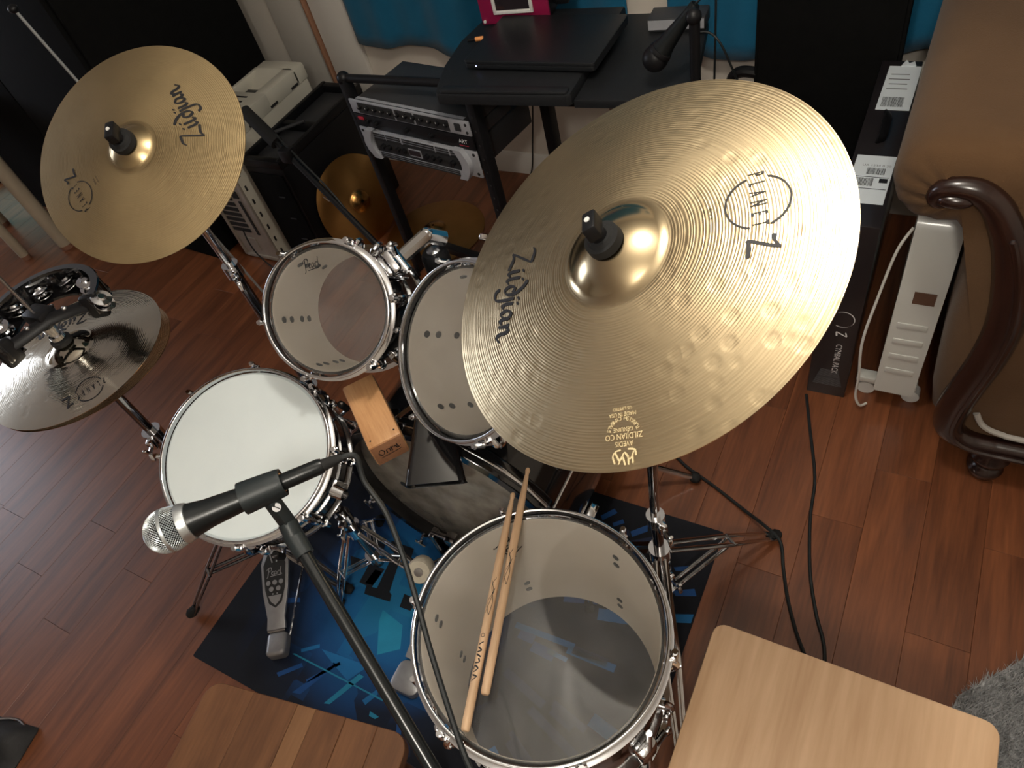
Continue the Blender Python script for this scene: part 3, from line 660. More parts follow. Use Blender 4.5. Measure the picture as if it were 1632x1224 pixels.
for x in (-.095, .095):
    q = MB(); q.cyl((x, -0.012, .012), (x, -0.0155, .012), .0045, seg=12); q.build('screw', K['white_plastic'], t)
q = MB(); q.box((0.125, 0.10, 0.13), (0.045, 0.12, 0.22), bev=.008); sd = q.build('side_unit', K['black'], t)
q = MB(); q.box((0.145, 0.035, 0.18), (0.012, 0.012, 0.25), bev=.003); q.build('side_strip', K['pink'], sd)
t = thing('cable_coil', 'coiled black cable with an orange plug on the desk', 'cable', (-1.145, 1.73, DZ + .0035))
q = MB()
for j in range(4):
    q.tube([(0.045 + (.05 - .005 * j) * math.cos(a), 0.03 + (.022 - .003 * j) * math.sin(a), .0025 * j) for a in [2 * PI * k / 24 for k in range(24)]], .0022, 6, closed=True)
q.tube(spline([(0.0, 0.025, 0.0), (-0.02, 0.012, 0.001), (-0.035, 0.004, .002)]), .0022, 6); q.build('cord', K['cable'], t)
q = MB(); q.cyl((-0.034, 0.004, .004), (-0.056, -.004, .004), .0062, seg=12); q.build('plug', K['orange'], t)
q = MB(); q.cyl((-0.056, -.004, .004), (-0.078, -.012, .004), .0042, seg=10); q.build('plug_tip', K['black'], t)
t = thing('grey_adapter', 'flat grey box lying at the back right of the desk', 'device', (-0.655, 1.875, DZ - .0215), math.radians(6))
q = MB(); q.box((0, 0, 0.018), (0.15, 0.07, 0.036), bev=.004); q.build('case', K['charcoal'], t)
q = MB(); q.box((0, -0.036, 0.02), (0.146, 0.003, 0.024)); q.build('front_strip', K['grey_metal'], t, ang=0)
# microphone on a straight stand by the desk
t = thing('microphone_stand', 'straight black microphone stand at the right of the desk', 'stand', (-0.505, 1.545, 0))
q = MB(); q.cyl((0, 0, 0.01), (0, 0, 0.66), 0.016, seg=14); q.build('lower_tube', K['black'], t)
q = MB(); q.cyl((0, 0, 0.64), (0, 0, 0.70), 0.022, seg=14); q.build('clutch', K['rubber'], t)
q = MB(); q.cyl((0, 0, 0.69), (0, 0, 0.985), 0.012, seg=14); q.build('upper_tube', K['black'], t)
q = MB(); q.lathe([(0, 0), (.12, 0), (.12, .014), (.03, .03), (0, .03)], 32); q.build('base', K['black'], t)
q = MB(); q.sphere((-.002, 0, .99), .018, 12, 8); q.build('swivel', K['black'], t)
def mic_thing(nm, label, G, T, bodym, grillm, scale=1.0, grp=None):
    """handheld microphone: grille centre G, tail end T"""
    G = V(G); T = V(T); d = (G - T).normalized(); L = (G - T).length
    tt = thing(nm, label, 'microphone', T, rot=d.to_track_quat('Z', 'Y').to_matrix(), group=grp)
    r = 0.0255 * scale
    q = MB(); q.lathe([(0, 0), (.0105, 0), (.0118, .004), (.0122, .02), (.0170 * scale, L - .047), (.0190 * scale, L - .036), (.0205 * scale, L - .026), (0, L - .026)], 32); q.build('handle', bodym, tt)
    q = MB(); q.lathe([(.0195 * scale, L - .0275), (.0218 * scale, L - .0265), (.0238 * scale, L - .019), (.0236 * scale, L - .0165), (.0195 * scale, L - .0165)], 36); q.build('collar', grillm, tt)
    return tt, L, r
t, L, r = mic_thing('black_microphone', 'black microphone hanging from the straight stand over the desk', (-.606, 1.565, .884), (-.515, 1.585, .998), K['micbody'], K['black'], 1.2)
q = MB(); q.sphere((0, 0, L), r, 24, 16); q.build('grille', K['black'], t)
q = MB(); q.tube(spline([(0, 0, 0), (.01, .0, -.04), (.03, .02, -.07), (0.03, .06, -.10)]), .003, 6); q.build('cord', K['cable'], t)
def cable(nm, label, pts, r=.0032, m='cable', n=8, cat='cable', grp=None):
    p0 = V(pts[0]); q = MB(); q.tube(spline([V(p) - p0 for p in pts], n), r, 8); o = q.build(nm, K[m], loc=p0)
    return tag(o, label, cat, grp)
cable('hanging_cable', 'black cable hanging straight down in front of the blue curtain', [(-.548, 1.86, 1.1), (-.556, 1.87, .8), (-.57, 1.90, .45), (-.57, 1.92, .1), (-.56, 1.9, .004)], .003)
cable('looped_cable', 'black cable drooping from the desk to the black speaker', [(-.595, 1.83, .8118), (-.560, 1.83, .8125), (-.528, 1.82, .79), (-.50, 1.83, .72), (-.475, 1.86, .63), (-.44, 1.92, .5), (-.45, 1.95, .2), (-.46, 1.98, .004)], .003)
cable('wall_cable', 'thin black cable hanging behind the rack down to the floor', [(-1.17, 1.90, .80), (-1.20, 2.0, .70), (-1.29, 2.12, .45), (-1.36, 2.16, .2), (-1.40, 2.17, .06), (-1.42, 2.1, .005), (-1.3, 2.0, .004)], .003)

# curtains
def curtain(nm, label, x0, x1, zh, seed):
    rnd = random.Random(seed); ph = [rnd.random() * 6 for _ in range(4)]
    nx, nz = 90, 30; vs = []; fs = []
    for j in range(nz + 1):
        for i in range(nx + 1):
            u = i / nx; x = x0 + (x1 - x0) * u; v = j / nz
            hem = zh + .028 * math.sin(u * 5.2 + ph[0]) + .012 * math.sin(u * 17 + ph[1])
            z = hem + (2.1 - hem) * v
            fold = .008 * math.sin(u * (x1 - x0) * 19 + ph[2]) + .004 * math.sin(u * (x1 - x0) * 47 + ph[3] + v)
            vs.append((x - x0, -0.062 + fold * (1 - .3 * v), z)); 
    for j in range(nz):
        for i in range(nx):
            a = j * (nx + 1) + i; fs.append((a, a + 1, a + nx + 2, a + nx + 1))
    q = MB(); q.add(vs, fs); o = q.build(nm, K['curtain'], loc=(x0, WY, 0), ang=80)
    md = o.modifiers.new('thickness', 'SOLIDIFY'); md.thickness = .003
    return tag(o, label, 'curtain', 'blue curtains')
curtain('blue_curtain', 'teal blue curtain hanging behind the desk and magenta box', -2.08, -0.93, .545, 3)
curtain('blue_curtain', 'teal blue curtain hanging behind the tall black speaker', -0.80, 0.25, .575, 9)

# ================================================================== BACKGROUND, RIGHT
t = thing('black_speaker', 'tall flat black speaker panel with a bar handle before the blue curtain', 'speaker', (-0.318, 2.142, 0))
q = MB(); q.box((0, 0, 0.62), (0.395, 0.034, 1.24), bev=.006); q.build('cabinet', K['matte'], t)
q = MB(); q.box((0, -0.019, 0.62), (0.375, 0.006, 1.20), bev=.004); q.build('grille_cloth', K['matte'], t)
q = MB(); q.tube(spline([(-0.19, 0.0, .535), (-0.235, 0, .538), (-0.262, 0, .522), (-0.27, 0, .48), (-0.268, 0, .36), (-0.25, 0, .305), (-0.19, 0, .295)]), .017, 10); q.build('handle', K['black'], t)

t = thing('cymbal_carton', 'tall narrow black carton with white shipping labels beside the heater', 'carton', (-0.110, 1.760, 0), math.radians(1.0))
q = MB(); q.box((0, 0, 0.30), (0.100, 0.71, 0.60), bev=.003); q.build('box', K['carton'], t)
def paper(nm, x0, x1, y0, y1):
    q = MB(); q.prism([(x0, y0), (x1, y0), (x1 + .004, y1), (x0 + .004, y1)], .6002, .6008); return q.build(nm, K['label'], t, ang=0)
lb = paper('shipping_label', -.044, .042, -.275, -.09)
lc = paper('shipping_label', -.032, .046, .11, .325)
q = MB(); q.prism([(.0, .324), (.035, .324), (.030, .345), (.018, .335), (.010, .352)], .6002, .604); q.build('torn_edge', K['label'], lc, ang=0)
def bars(par, x0, x1, y0, y1, n, seed):
    r_ = random.Random(seed); q = MB()
    for k in range(n):
        a = x0 + (x1 - x0) * k / n; q.box((a, (y0 + y1) / 2, .6011), ((x1 - x0) / n * r_.uniform(.25, .75), y1 - y0, .0005))
    q.build('barcode', K['ink'], par, ang=0)
bars(lb, -.01, .03, -.165, -.14, 18, 1); bars(lb, -.03, .01, -.21, -.18, 16, 2); bars(lc, -.022, .03, .125, .17, 22, 3)
q = MB()
for y in (-.175, -.22): q.box((0, y, .6011), (.080, .0016, .0005))
q.box((.030, -.187, .6011), (.018, .016, .0005)); q.build('rule_lines', K['ink'], lb, ang=0)
q = MB(); put_text(q, 'UA 1234 0 20', .011, lambda x, y: (x + .008, -.13 + y, .6012)); q.build('lettering', K['grey_ink'], lb, ang=0)
q = MB()
for k in range(4): q.box((.004, .21 + k * .024, .6011), (.05 - .006 * (k % 2), .003, .0005))
q.build('lettering', K['grey_ink'], lc, ang=0)
q = MB(); q.tube(spline([(0.0, -.03, .6), (0.004, -.025, .622), (0.004, .045, .628), (0.0, .085, .6)]), .010, 8, flat=(1.4, .45)); q.build('carry_handle', K['black'], t)
# printed front: ring, Z and words reading downwards
fy = -0.3558
q = MB(); cmap = lambda x, y: (0.012 + y, fy, 0.155 - x)
put_text(q, 'CYMBAL PACK', .0215, cmap, sx=.82); q.build('lettering', K['white_ink'], t, ang=0)
q = MB(); strokes(q, [[(-.105, .012), (-.090, .016)], [(-.090, .016), (-.104, -.010)], [(-.104, -.010), (-.088, -.008)]], lambda x, y: (0.010 + y, fy, 0.155 - x), pen=.006, nib=40); q.build('letter_print', K['white_ink'], t, ang=0)
q = MB()
ring = [(0.010 + .027 * math.sin(a), 0.305 + .027 * math.cos(a)) for a in [math.radians(k) for k in range(-30, 215, 12)]]
q.add([(x + .0009 * s_, fy, z + .0009 * s_) for x, z in ring for s_ in (-1, 1)], [(2 * i, 2 * i + 1, 2 * i + 3, 2 * i + 2) for i in range(len(ring) - 1)])
q.build('ring_print', K['white_ink'], t, ang=0)
q = MB()
for k in range(16): q.box((0.0, fy - .0001, .045 + .004 * k - (0 if k < 8 else -.002)), (.075 - .002 * k, .0004, .0009))
q.build('line_pattern', K['grey_ink'], t, ang=0)

# oil heater seen from its control end
t = thing('oil_heater', 'white oil-filled heater standing between the black carton and sofa', 'heater', (0.059, 1.395, 0))
prof = [(0.0, 0.075), (0.0, 0.50), (0.010, 0.545), (0.030, 0.595), (0.075, 0.645), (0.10, 0.645), (0.10, 0.075)]
q = MB(); q.prism(prof, -0.047, 0.047, Matrix(((0, 0, 1, 0), (1, 0, 0, 0), (0, 1, 0, 0), (0, 0, 0, 1)))); q.build('end_cover', K['heater'], t, ang=50)
for k in range(4):
    q = MB(); q.box((0, -0.001, 0.165 + .055 * k), (0.066, 0.003, 0.018), bev=.0014); q.build('ridge', K['heater'], t)
q = MB(); q.box((0.008, -0.0012, 0.425), (0.046, 0.002, 0.036)); q.build('rating_label', K['brown_leg'], t, ang=0)
for k in range(7):
    q = MB(); q.prism(rrect(-.046, .046, .08, .60, .045), 0.125 + k * .068, 0.160 + k * .068, Matrix(((1, 0, 0, 0), (0, 0, 1, 0), (0, 1, 0, 0), (0, 0, 0, 1)))); q.build('fin', K['heater'], t)
q = MB(); q.box((-.02, 0.06, 0.055), (0.15, 0.035, 0.02), bev=.005); q.build('foot_bar', K['heater'], t)
for x in (-.066, .045):
    q = MB(); q.cyl((x, 0.045, .022), (x, 0.075, .022), .022, seg=16); q.build('caster', K['white_plastic'], t)
q = MB(); q.tube(spline([(-.05, .09, .55), (-.072, .06, .50), (-.088, .02, .38), (-.098, -.01, .26), (-.088, -.02, .14), (-.085, -.02, .06), (-.07, -.018, .02), (-.055, .0, .012)]), .0035, 8); q.build('cord', K['whitecord'], t)

# sofa: rolled arm end with carved wood front
t = thing('sofa', 'brown velour sofa arm with carved dark wood scroll at right edge', 'sofa', (0.08, 1.27, 0))
AX, AZ, AR = -0.044, 0.815, 0.086
arc = [(AX + AR * math.cos(a), AZ + AR * math.sin(a)) for a in [math.radians(k) for k in range(90, 256, 11)]]
side = [(-0.045, 0.731), (-0.004, 0.735), (0.022, 0.700), (0.032, 0.60), (0.035, 0.48), (0.040, 0.37), (0.048, 0.26), (0.062, 0.18), (0.11, 0.135), (0.25, 0.135), (0.25, 0.86), (0.16, 0.895)]
outl = arc + side
Mx = Matrix(((1, 0, 0, 0), (0, 0, 1, 0), (0, 1, 0, 0), (0, 0, 0, 1)))
# one padded skin: gathered front, then the roll running back
q = MB(); cx_, cz_ = -.010, .80; rings = ((0.0, -.016), (0.3, -.014), (0.6, -.008), (0.8, .002), (0.93, .016), (1.0, .044), (1.0, .10), (1.0, .86)); m_ = len(outl); vs = []
for j, (f_, yy) in enumerate(rings):
    for i, (x, z) in enumerate(outl):
        pl = .004 * math.sin(i * 2.2) * (j in (1, 2, 3, 4)) * (z > .7)
        xc_ = cx_ if z > .66 else .11
        vs.append((xc_ + (x - xc_) * f_, yy + pl, (cz_ if z > .55 else z * .4 + .33) * (1 - f_) + z * f_))
fs = [(j * m_ + i, j * m_ + (i + 1) % m_, (j + 1) * m_ + (i + 1) % m_, (j + 1) * m_ + i) for j in range(len(rings) - 1) for i in range(m_)]
fs.append(tuple(range((len(rings) - 1) * m_, len(rings) * m_)))
q.add(vs, fs); q.build('arm', K['sofa'], t, ang=75)
path = [(-.022, .803), (-.040, .796), (-.050, .806), (-.042, .822), (-.016, .829), (.018, .822), (.052, .790), (.088, .72), (.116, .62), (.130, .52), (.126, .42), (.112, .32), (.102, .23), (.108, .165), (.145, .132), (.20, .126), (.30, .128), (.9, .128)]
rad = [.010, .014, .018, .021, .024, .027, .030, .034, .037, .038, .038, .037, .037, .035, .031, .028, .026, .026]
P = spline([(x, 0, z) for x, z in path], 6); rr = []
for i in range(len(rad) - 1): rr += [rad[i] + (rad[i + 1] - rad[i]) * k / 6 for k in range(6)]
rr.append(rad[-1])
q = MB(); q.tube([(p.x, -.012, p.z) for p in P], rr, 14, flat=(1.0, .9)); wt = q.build('wood_scroll', K['mahog'], t, ang=60)
q = MB(); q.sphere((-.018, -.026, .809), .020, 16, 10, (1.5, .7, .7)); q.build('scroll_eye', K['mahog'], wt)
q = MB(); q.tube([(p.x + .010, -0.042, p.z) for p in P[40:]], .007, 8); q.build('carved_bead', K['mahog'], wt)
q = MB(); q.prism([(.12, .15), (.12, .62), (.95, .62), (.95, .15)], -0.004, 0.04, Mx); q.build('front_panel', K['sofa'], t)
q = MB(); q.tube(spline([(.150, -.008, .225), (.172, -.012, .190), (.215, -.012, .172), (.30, -.012, .168), (.9, -.012, .168)]), .007, 8); q.build('piping', K['piping'], t)
q = MB(); q.box((0.62, .42, .42), (0.72, .70, .20), bev=.05, seg=4); q.build('seat_cushion', K['sofa'], t)
q = MB(); q.box((0.50, .78, .55), (0.9, .16, .84), bev=.06, seg=4); q.build('backrest', K['sofa'], t)
q = MB(); q.box((0.52, .44, .13), (0.74, .80, .05), bev=.01); q.build('base_rail', K['mahog'], t)
for x, y in ((.215, .0), (.215, .80), (.86, .0)):
    q = MB(); q.lathe([(0, 0), (.026, 0), (.036, .012), (.040, .028), (.034, .042), (.028, .048), (.038, .060), (.044, .078), (.036, .095), (.03, .112), (0, .112)], 24, M=Matrix.Translation((x, y, 0))); q.build('turned_foot', K['mahog'], t)

# shaggy rug corner
RUG = [(.30, .45), (.285, .60), (.305, .685), (.41, .81), (.60, .95), (.85, 1.0), (.98, .9), (1.0, .3), (.35, .0)]
t = thing('shag_rug', 'grey shaggy rug corner under the light wooden stool', 'rug', (0.6, 0.5, 0))
q = MB(); q.prism([(x - .6, y - .5) for x, y in RUG], .0005, .012); q.build('backing', K['rug'], t)
def inside(x, y):
    c = False
    for i in range(len(RUG)):
        (x1, y1), (x2, y2) = RUG[i], RUG[i - 1]
        if (y1 > y) != (y2 > y) and x < (x2 - x1) * (y - y1) / (y2 - y1) + x1: c = not c
    return c
vs = []; fs = []; rn = random.Random(5)
while len(fs) < 30000:
    x, y = rn.uniform(.17, .75), rn.uniform(.0, 1.0)
    if not inside(x, y): continue
    a = rn.uniform(0, 2 * PI); l = rn.uniform(.008, .018); hh = rn.uniform(.016, .030); w_ = .0014
    bx, by = x - .6, y - .5; tx, ty = bx + l * math.cos(a), by + l * math.sin(a); k = len(vs)
    vs += [(bx - w_ * math.sin(a), by + w_ * math.cos(a), .011), (bx + w_ * math.sin(a), by - w_ * math.cos(a), .011), (tx, ty, .011 + hh)]
    fs.append((k, k + 1, k + 2))
me = bpy.data.meshes.new('pile'); me.from_pydata(vs, [], fs); me.materials.append(K['rug']); o = bpy.data.objects.new('pile', me); COL.objects.link(o); o.parent = t; o['kind'] = 'stuff'

# black bag in the corner
t = thing('black_bag', 'black nylon bag lying on the floor at lower left corner', 'bag', (-1.885, -0.51, 0), math.radians(12))
n = 24; vs = []; fs = []
for j in range(n + 1):
    for i in range(n + 1):
        u, v = i / n * 2 - 1, j / n * 2 - 1
        e = max(0, 1 - max(abs(u), abs(v)) ** 6) ** .5
        vs.append((u * .23, v * .21, .004 + e * (.05 + .022 * math.sin(7 * u + 2) * math.cos(6 * v) + .012 * math.sin(15 * v + 4 * u))))
for j in range(n):
    for i in range(n): a = j * (n + 1) + i; fs.append((a, a + 1, a + n + 2, a + n + 1))
q = MB(); q.add(vs, fs); q.prism(rrect(-.23, .23, -.21, .21, .01), .0005, .004); q.build('body', K['bag'], t, ang=80)
q = MB(); q.tube(spline([(.05, .17, .03), (.10, .20, .02), (.15, .214, .006), (.2, .2, .01)]), .0035, 6); q.build('zip_cord', K['steel'], t)

# ================================================================== MAT
t = thing('printed_mat', 'blue and black printed floor mat under the drums', 'mat', (-0.832, 0.476, 0))
q = MB(); q.prism(rrect(-0.592, 0.592, -0.414, 0.414, .006), .0004, .0030); q.build('cloth', K['matcloth'], t)
ox, oy = 0.832, -0.476
def blob(nm, key, polys, z=.0034):
    for p in polys:
        q = MB(); q.add([(x + ox, y + oy, z) for x, y in p], [tuple(range(len(p)))]); q.build(nm, K[key], t, ang=0)
blob('print_letter', 'p_ink', [[(-1.151, .552), (-1.096, .553), (-1.083, .512), (-1.075, .471), (-1.049, .472), (-1.055, .411), (-1.097, .413), (-1.101, .467), (-1.124, .471), (-1.117, .512), (-1.149, .533)]])
blob('print_letter', 'p_ink', [[(-1.078, .553), (-1.002, .555), (-.995, .529), (-1.027, .527), (-.999, .421), (-.989, .416), (-.983, .398), (-1.064, .39), (-1.072, .411), (-1.039, .417), (-1.052, .524), (-1.07, .53)]], .0035)
blob('print_letter', 'p_ink', [[(-1.169, .47), (-1.131, .472), (-1.118, .441), (-1.145, .44)], [(-.957, .432), (-.912, .432), (-.916, .398), (-.95, .396)]])
blob('print_shape', 'p_cyan', [[(-.989, .372), (-.915, .357), (-.887, .302), (-.937, .266), (-.981, .341)], [(-1.075, .461), (-1.053, .462), (-1.052, .42), (-1.08, .417)]])
blob('print_bar', 'p_azure', [[(-1.087, .22), (-.97, .231), (-.947, .224), (-.974, .182), (-1.032, .2)], [(-1.141, .198), (-1.10, .229), (-1.094, .221), (-1.135, .191)], [(-.91, .158), (-.889, .195), (-.88, .186), (-.896, .152)]])
blob('print_bar', 'p_blue', [[(-1.166, .122), (-1.116, .17), (-1.107, .163), (-1.154, .116)], [(-1.094, .10), (-1.035, .204), (-1.022, .204), (-1.071, .105)], [(-1.272, .296), (-1.234, .312), (-1.225, .301), (-1.263, .284)], [(-1.079, .14), (-1.021, .212), (-1.014, .207), (-1.072, .135)]])
blob('print_bar', 'p_cyan', [[(-.999, .112), (-.954, .208), (-.938, .207), (-.983, .117)], [(-1.156, .178), (-1.15, .182), (-.856, .181), (-.859, .177)], [(-.877, .145), (-.848, .143), (-.855, .135), (-.873, .135)]], .0036)
blob('print_bar', 'p_blue', [[(-.554, .827), (-.527, .86), (-.515, .85), (-.544, .816)], [(-.463, .81), (-.427, .844), (-.421, .826), (-.453, .797)], [(-.516, .817), (-.494, .837), (-.486, .828), (-.509, .808)], [(-.307, .696), (-.262, .718), (-.252, .702), (-.299, .684)], [(-.327, .754), (-.286, .774), (-.286, .759), (-.319, .746)]])
blob('print_bar', 'p_azure', [[(-.297, .636), (-.244, .656), (-.244, .633), (-.286, .618)]])
rn = random.Random(11); bars_ = {'p_blue': [], 'p_azure': [], 'p_navy': []}
for k in range(46):                                 # burst of bars towards the right half of the mat
    a = rn.uniform(-1.25, 0.75); r0 = rn.uniform(.28, .6); r1 = r0 + rn.uniform(.04, .16); w_ = rn.uniform(.005, .016)
    c, s_ = math.cos(a), math.sin(a); cx, cy = -.95, .46
    p = [(cx + r * c - s_ * sgn * w_, cy + r * s_ + c * sgn * w_) for r, sgn in ((r0, -1), (r1, -1), (r1, 1), (r0, 1))]
    if all(-1.4 < x < -.26 and .08 < y < .87 for x, y in p): bars_[rn.choice(list(bars_))].append(p)
for kk, ps in bars_.items():
    if ps: blob('print_bar', kk, ps, .0032)

# ================================================================== DRUMS
def Rz(a): return Matrix.Rotation(a, 4, 'Z')
def lug_shape(q, R, z0, z1, a):
    M = Rz(a)
    q.prism(rrect(-.011, .011, z0, z1, .006), R - .001, R + .006, M @ Matrix(((0, 0, 1, 0), (1, 0, 0, 0), (0, 1, 0, 0), (0, 0, 0, 1))))
    zc = (z0 + z1) / 2; hh = abs(z1 - z0) / 2
    pts = spline([(R + .004, 0, zc - hh * .95), (R + .016, 0, zc - hh * .55), (R + .020, 0, zc), (R + .016, 0, zc + hh * .55), (R + .004, 0, zc + hh * .95)], 4)
    q.tube([M @ p for p in pts], .0062, 10)
def drum(t, R, depth, nl, az0, top='film', bot='film2', lug_len=.036, mid=False, dots=None, hoopx=0.0, skip=()):
    zt = -.012; zb = -.016 - depth; ri = R - .0075
    q = MB(); q.lathe([(ri + .002, zt - .003), (R - .002, zt - .003), (R, zt - .006), (R, zb + .006), (R - .002, zb + .003)], 96, 0)
    q.lathe([(ri + .002, zt - .003), (ri, zt - .008), (ri, zb + .008), (ri + .002, zb + .003), (R - .002, zb + .003)], 96, 1)
    q.build('shell', [K['blackgloss'], K['cream']], t)
    q = MB(); q.lathe([(0, -.0105), (R * .5, -.0105), (R - .004, -.0112), (R + .002, -.016)], 96); q.build('batter_head', K[top], t)
    if bot:
        q = MB(); q.lathe([(0, zb - .002), (R - .004, zb - .001), (R + .002, zb + .004)], 96); q.build('resonant_head', K[bot], t)
    hp = [(R + .0028, -.0006), (R + .0040, .0004), (R + .0078, .0002), (R + .0090, -.0010), (R + .0080, -.0022), (R + .0056, -.0030), (R + .0050, -.0050), (R + .0050, -.0165), (R + .0075, -.0180), (R + .0140, -.0188), (R + .0142, -.0208), (R + .0040, -.0212), (R + .0028, -.0190)]
    q = MB(); q.lathe(hp, 128, closed=True); q.build('top_hoop', K['chrome'], t, ang=50)
    q = MB(); q.lathe([(r, zb - .012 - (z + .0)) for r, z in hp], 128, closed=True); q.build('bottom_hoop', K['chrome'], t, ang=50)
    rx = R + .0165
    def rod(s_, par):
        z = -.0005 if s_ > 0 else zb - .012 + .0005
        ze = (-.04 if not mid else zb / 2 + .03) if s_ > 0 else (zb + .04 if not mid else zb / 2 - .03)
        q = MB(); q.cyl((rx, 0, z - .02 * s_), (rx, 0, z + .002 * s_), .0058, seg=10)
        q.cyl((rx, 0, z + .002 * s_), (rx, 0, z + .007 * s_), .0042, seg=8); q.cyl((rx, 0, z), (rx, 0, ze), .0027, seg=8)
        q.box((R + .011, 0, z - .018 * s_), (.016, .018, .006), bev=.002); q.build('tension_rod', K['chrome'], par)
    protos = []
    for zz in ([(zb / 2 - .045, zb / 2 + .045, (1, -1))] if mid else [(zt - .030 - lug_len, zt - .030, (1,)), (zb + .030, zb + .030 + lug_len, (-1,))]):
        q = MB(); lug_shape(q, R, zz[0], zz[1], 0); lg = q.build('lug', K['chrome'], t)
        for s_ in zz[2]: rod(s_, lg)
        protos.append(lg)
    for k in range(nl):
        for lg in protos:
            c = lg if k == 0 else dup(lg, t)
            c.rotation_euler = (0, 0, math.radians(az0 + 360 * k / nl))
    if dots:
        wp = None
        for k in range(nl):
            for z in dots:
                a = math.radians(az0 + 360 * k / nl)
                if wp is None:
                    q = MB()
                    q.cyl((ri + .0005, 0, 0), (ri - .0020, 0, 0), .0068, seg=14)
                    wp = q.build('washer', K['dot'], t); c = wp
                else: c = wp.copy(); COL.objects.link(c); c.parent = t
                c.matrix_local = Rz(a) @ Matrix.Translation((0, 0, z))
    return zb
def on_plane(z, org, ang, sc):
    c, s_ = math.cos(ang), math.sin(ang)
    return lambda x, y: (org[0] + sc * (x * c - y * s_), org[1] + sc * (x * s_ + y * c), z)

SN = V((.238, -.326, .915)); SC = V((-1.106, .408, .636))
t = thing('snare_drum', 'black snare drum with a white head under the silver microphone', 'drum', SC, rot=frame(SN))
drum(t, .1778, .118, 8, 21, 'white_head', 'film2', mid=True)
M = Rz(math.radians(-2))
q = MB(); q.box((.190, 0, -.075), (.022, .034, .070), M.to_3x3(), bev=.006)
q.v = q.v
st_ = q.build('strainer', K['chrome'], t)
q = MB(); q.cyl(M @ V((.198, 0, -.045)), M @ V((.224, 0, -.045)), .015, .013, 16); q.cyl(M @ V((.198, 0, -.090)), M @ V((.212, 0, -.090)), .008, seg=12); q.build('strainer_knob', K['chrome'], st_)
q = MB()
for k in range(7): q.tube([(-.15, -.018 + .006 * k, -.1465), (.15, -.018 + .006 * k, -.1465)], .0012, 5)
q.build('snare_wires', K['steel'], t)

T1N = V((.243, -.674, .698)); T1C = V((-.96, .657, .848))
t = tom1 = thing('rack_tom', 'smaller black rack tom with clear head left of the wood block', 'drum', T1C, rot=frame(T1N), group='rack toms')
drum(t, .127, .190, 6, 20, dots=(-.050, -.080, -.122, -.152))
q = MB(); strokes(q, SCRIPT_PEARL, on_plane(-.0096, (-.056, .069), math.radians(26), .0105), pen=.22, nib=45); q.build('head_logo', K['ink'], t, ang=0)
T2N = V((-.252, -.686, .682)); T2C = V((-.644, .639, .843))
t = tom2 = thing('rack_tom', 'larger black rack tom with clear head half hidden by the big cymbal', 'drum', T2C, rot=frame(T2N), group='rack toms')
drum(t, .1524, .203, 6, -2, dots=(-.055, -.085, -.135, -.165))
FN = V((.074, -.020, .997)); FC = V((-.384, .321, .599))
FF = frame(FN)
t = thing('floor_tom', 'black floor tom with clear head and two drumsticks on top', 'drum', FC, rot=FF)
drum(t, .2032, .385, 6, 12, dots=(-.075, -.108, -.285, -.318), lug_len=.05)
q = MB(); strokes(q, SCRIPT_PEARL, on_plane(-.0096, (-.128, .100), math.radians(-8), .0125), pen=.22, nib=45); q.build('head_logo', K['ink'], t, ang=0)
Fi = Matrix.Translation(FC) @ FF.to_4x4()
for a in (-18, 102, 222):
    a = math.radians(a); rx = .2032 + .022; x, y = rx * math.cos(a), rx * math.sin(a)
    wz = (Fi @ V((x, y, 0))).z
    zf = -(wz - .012) / FN.normalized().z
    q = MB(); q.box(Rz(a) @ V((.2032 + .012, 0, -.20)), (.030, .040, .070), Rz(a).to_3x3(), bev=.008); q.cyl(Rz(a) @ V((.225, .018, -.20)), Rz(a) @ V((.225, .044, -.20)), .006, seg=10); br = q.build('leg_bracket', K['chrome'], t)
    q = MB(); q.box(Rz(a) @ V((.228, .048, -.20)), (.008, .012, .030), Rz(a).to_3x3(), bev=.003); q.build('wing_bolt', K['chrome'], br)
    pts = [Rz(a) @ V(p) for p in spline([(.225, 0, -.05), (.225, 0, -.30), (.226, 0, -.40), (.236, 0, -.48), (.246, 0, zf + .035)], 5)]
    q = MB(); q.tube(pts, .0052, 10); lg = q.build('leg', K['chrome'], t)
    q = MB(); q.cyl(Rz(a) @ V((.244, 0, zf + .045)), Rz(a) @ V((.247, 0, zf)), .010, .012, 14); q.build('rubber_foot', K['rubber'], lg)

# bass drum: axis along +y
BC = V((-.791, .61, .302)); BR = .2794; BD = .40
t = thing('bass_drum', 'black bass drum with hazy clear head standing on the mat', 'drum', BC)
Mb = Matrix(((1, 0, 0, 0), (0, 0, 1, 0), (0, -1, 0, 0), (0, 0, 0, 1)))
q = MB(); q.lathe([(BR - .006, .008), (BR, .010), (BR, BD), (BR - .006, BD + .002)], 112, 0, Mb); q.lathe([(BR - .008, .008), (BR - .008, BD)], 112, 1, Mb); q.build('shell', [K['blackgloss'], K['cream']], t)
q = MB(); q.lathe([(0, -.001), (BR - .012, 0), (BR - .004, .004)], 96, 0, Mb); q.build('batter_head', K['smoke'], t)
q = MB(); q.lathe([(0, BD + .008), (BR - .004, BD + .006)], 96, 0, Mb); q.build('resonant_head', K['matte'], t)
for y0, y1 in ((-.030, .012), (BD - .004, BD + .038)):
    q = MB(); q.lathe([(BR - .006, y0), (BR + .016, y0), (BR + .018, y0 + .003), (BR + .018, y1 - .003), (BR + .016, y1), (BR - .006, y1)], 128, 0, Mb, closed=True); hb = q.build('hoop', K['blackgloss'], t)
    q = MB(); q.lathe([(BR + .0175, (y0 + y1) / 2 - .005), (BR + .0188, (y0 + y1) / 2 - .003), (BR + .0188, (y0 + y1) / 2 + .003), (BR + .0175, (y0 + y1) / 2 + .005)], 128, 0, Mb); q.build('inlay', K['chrome'], hb)
cl0 = None
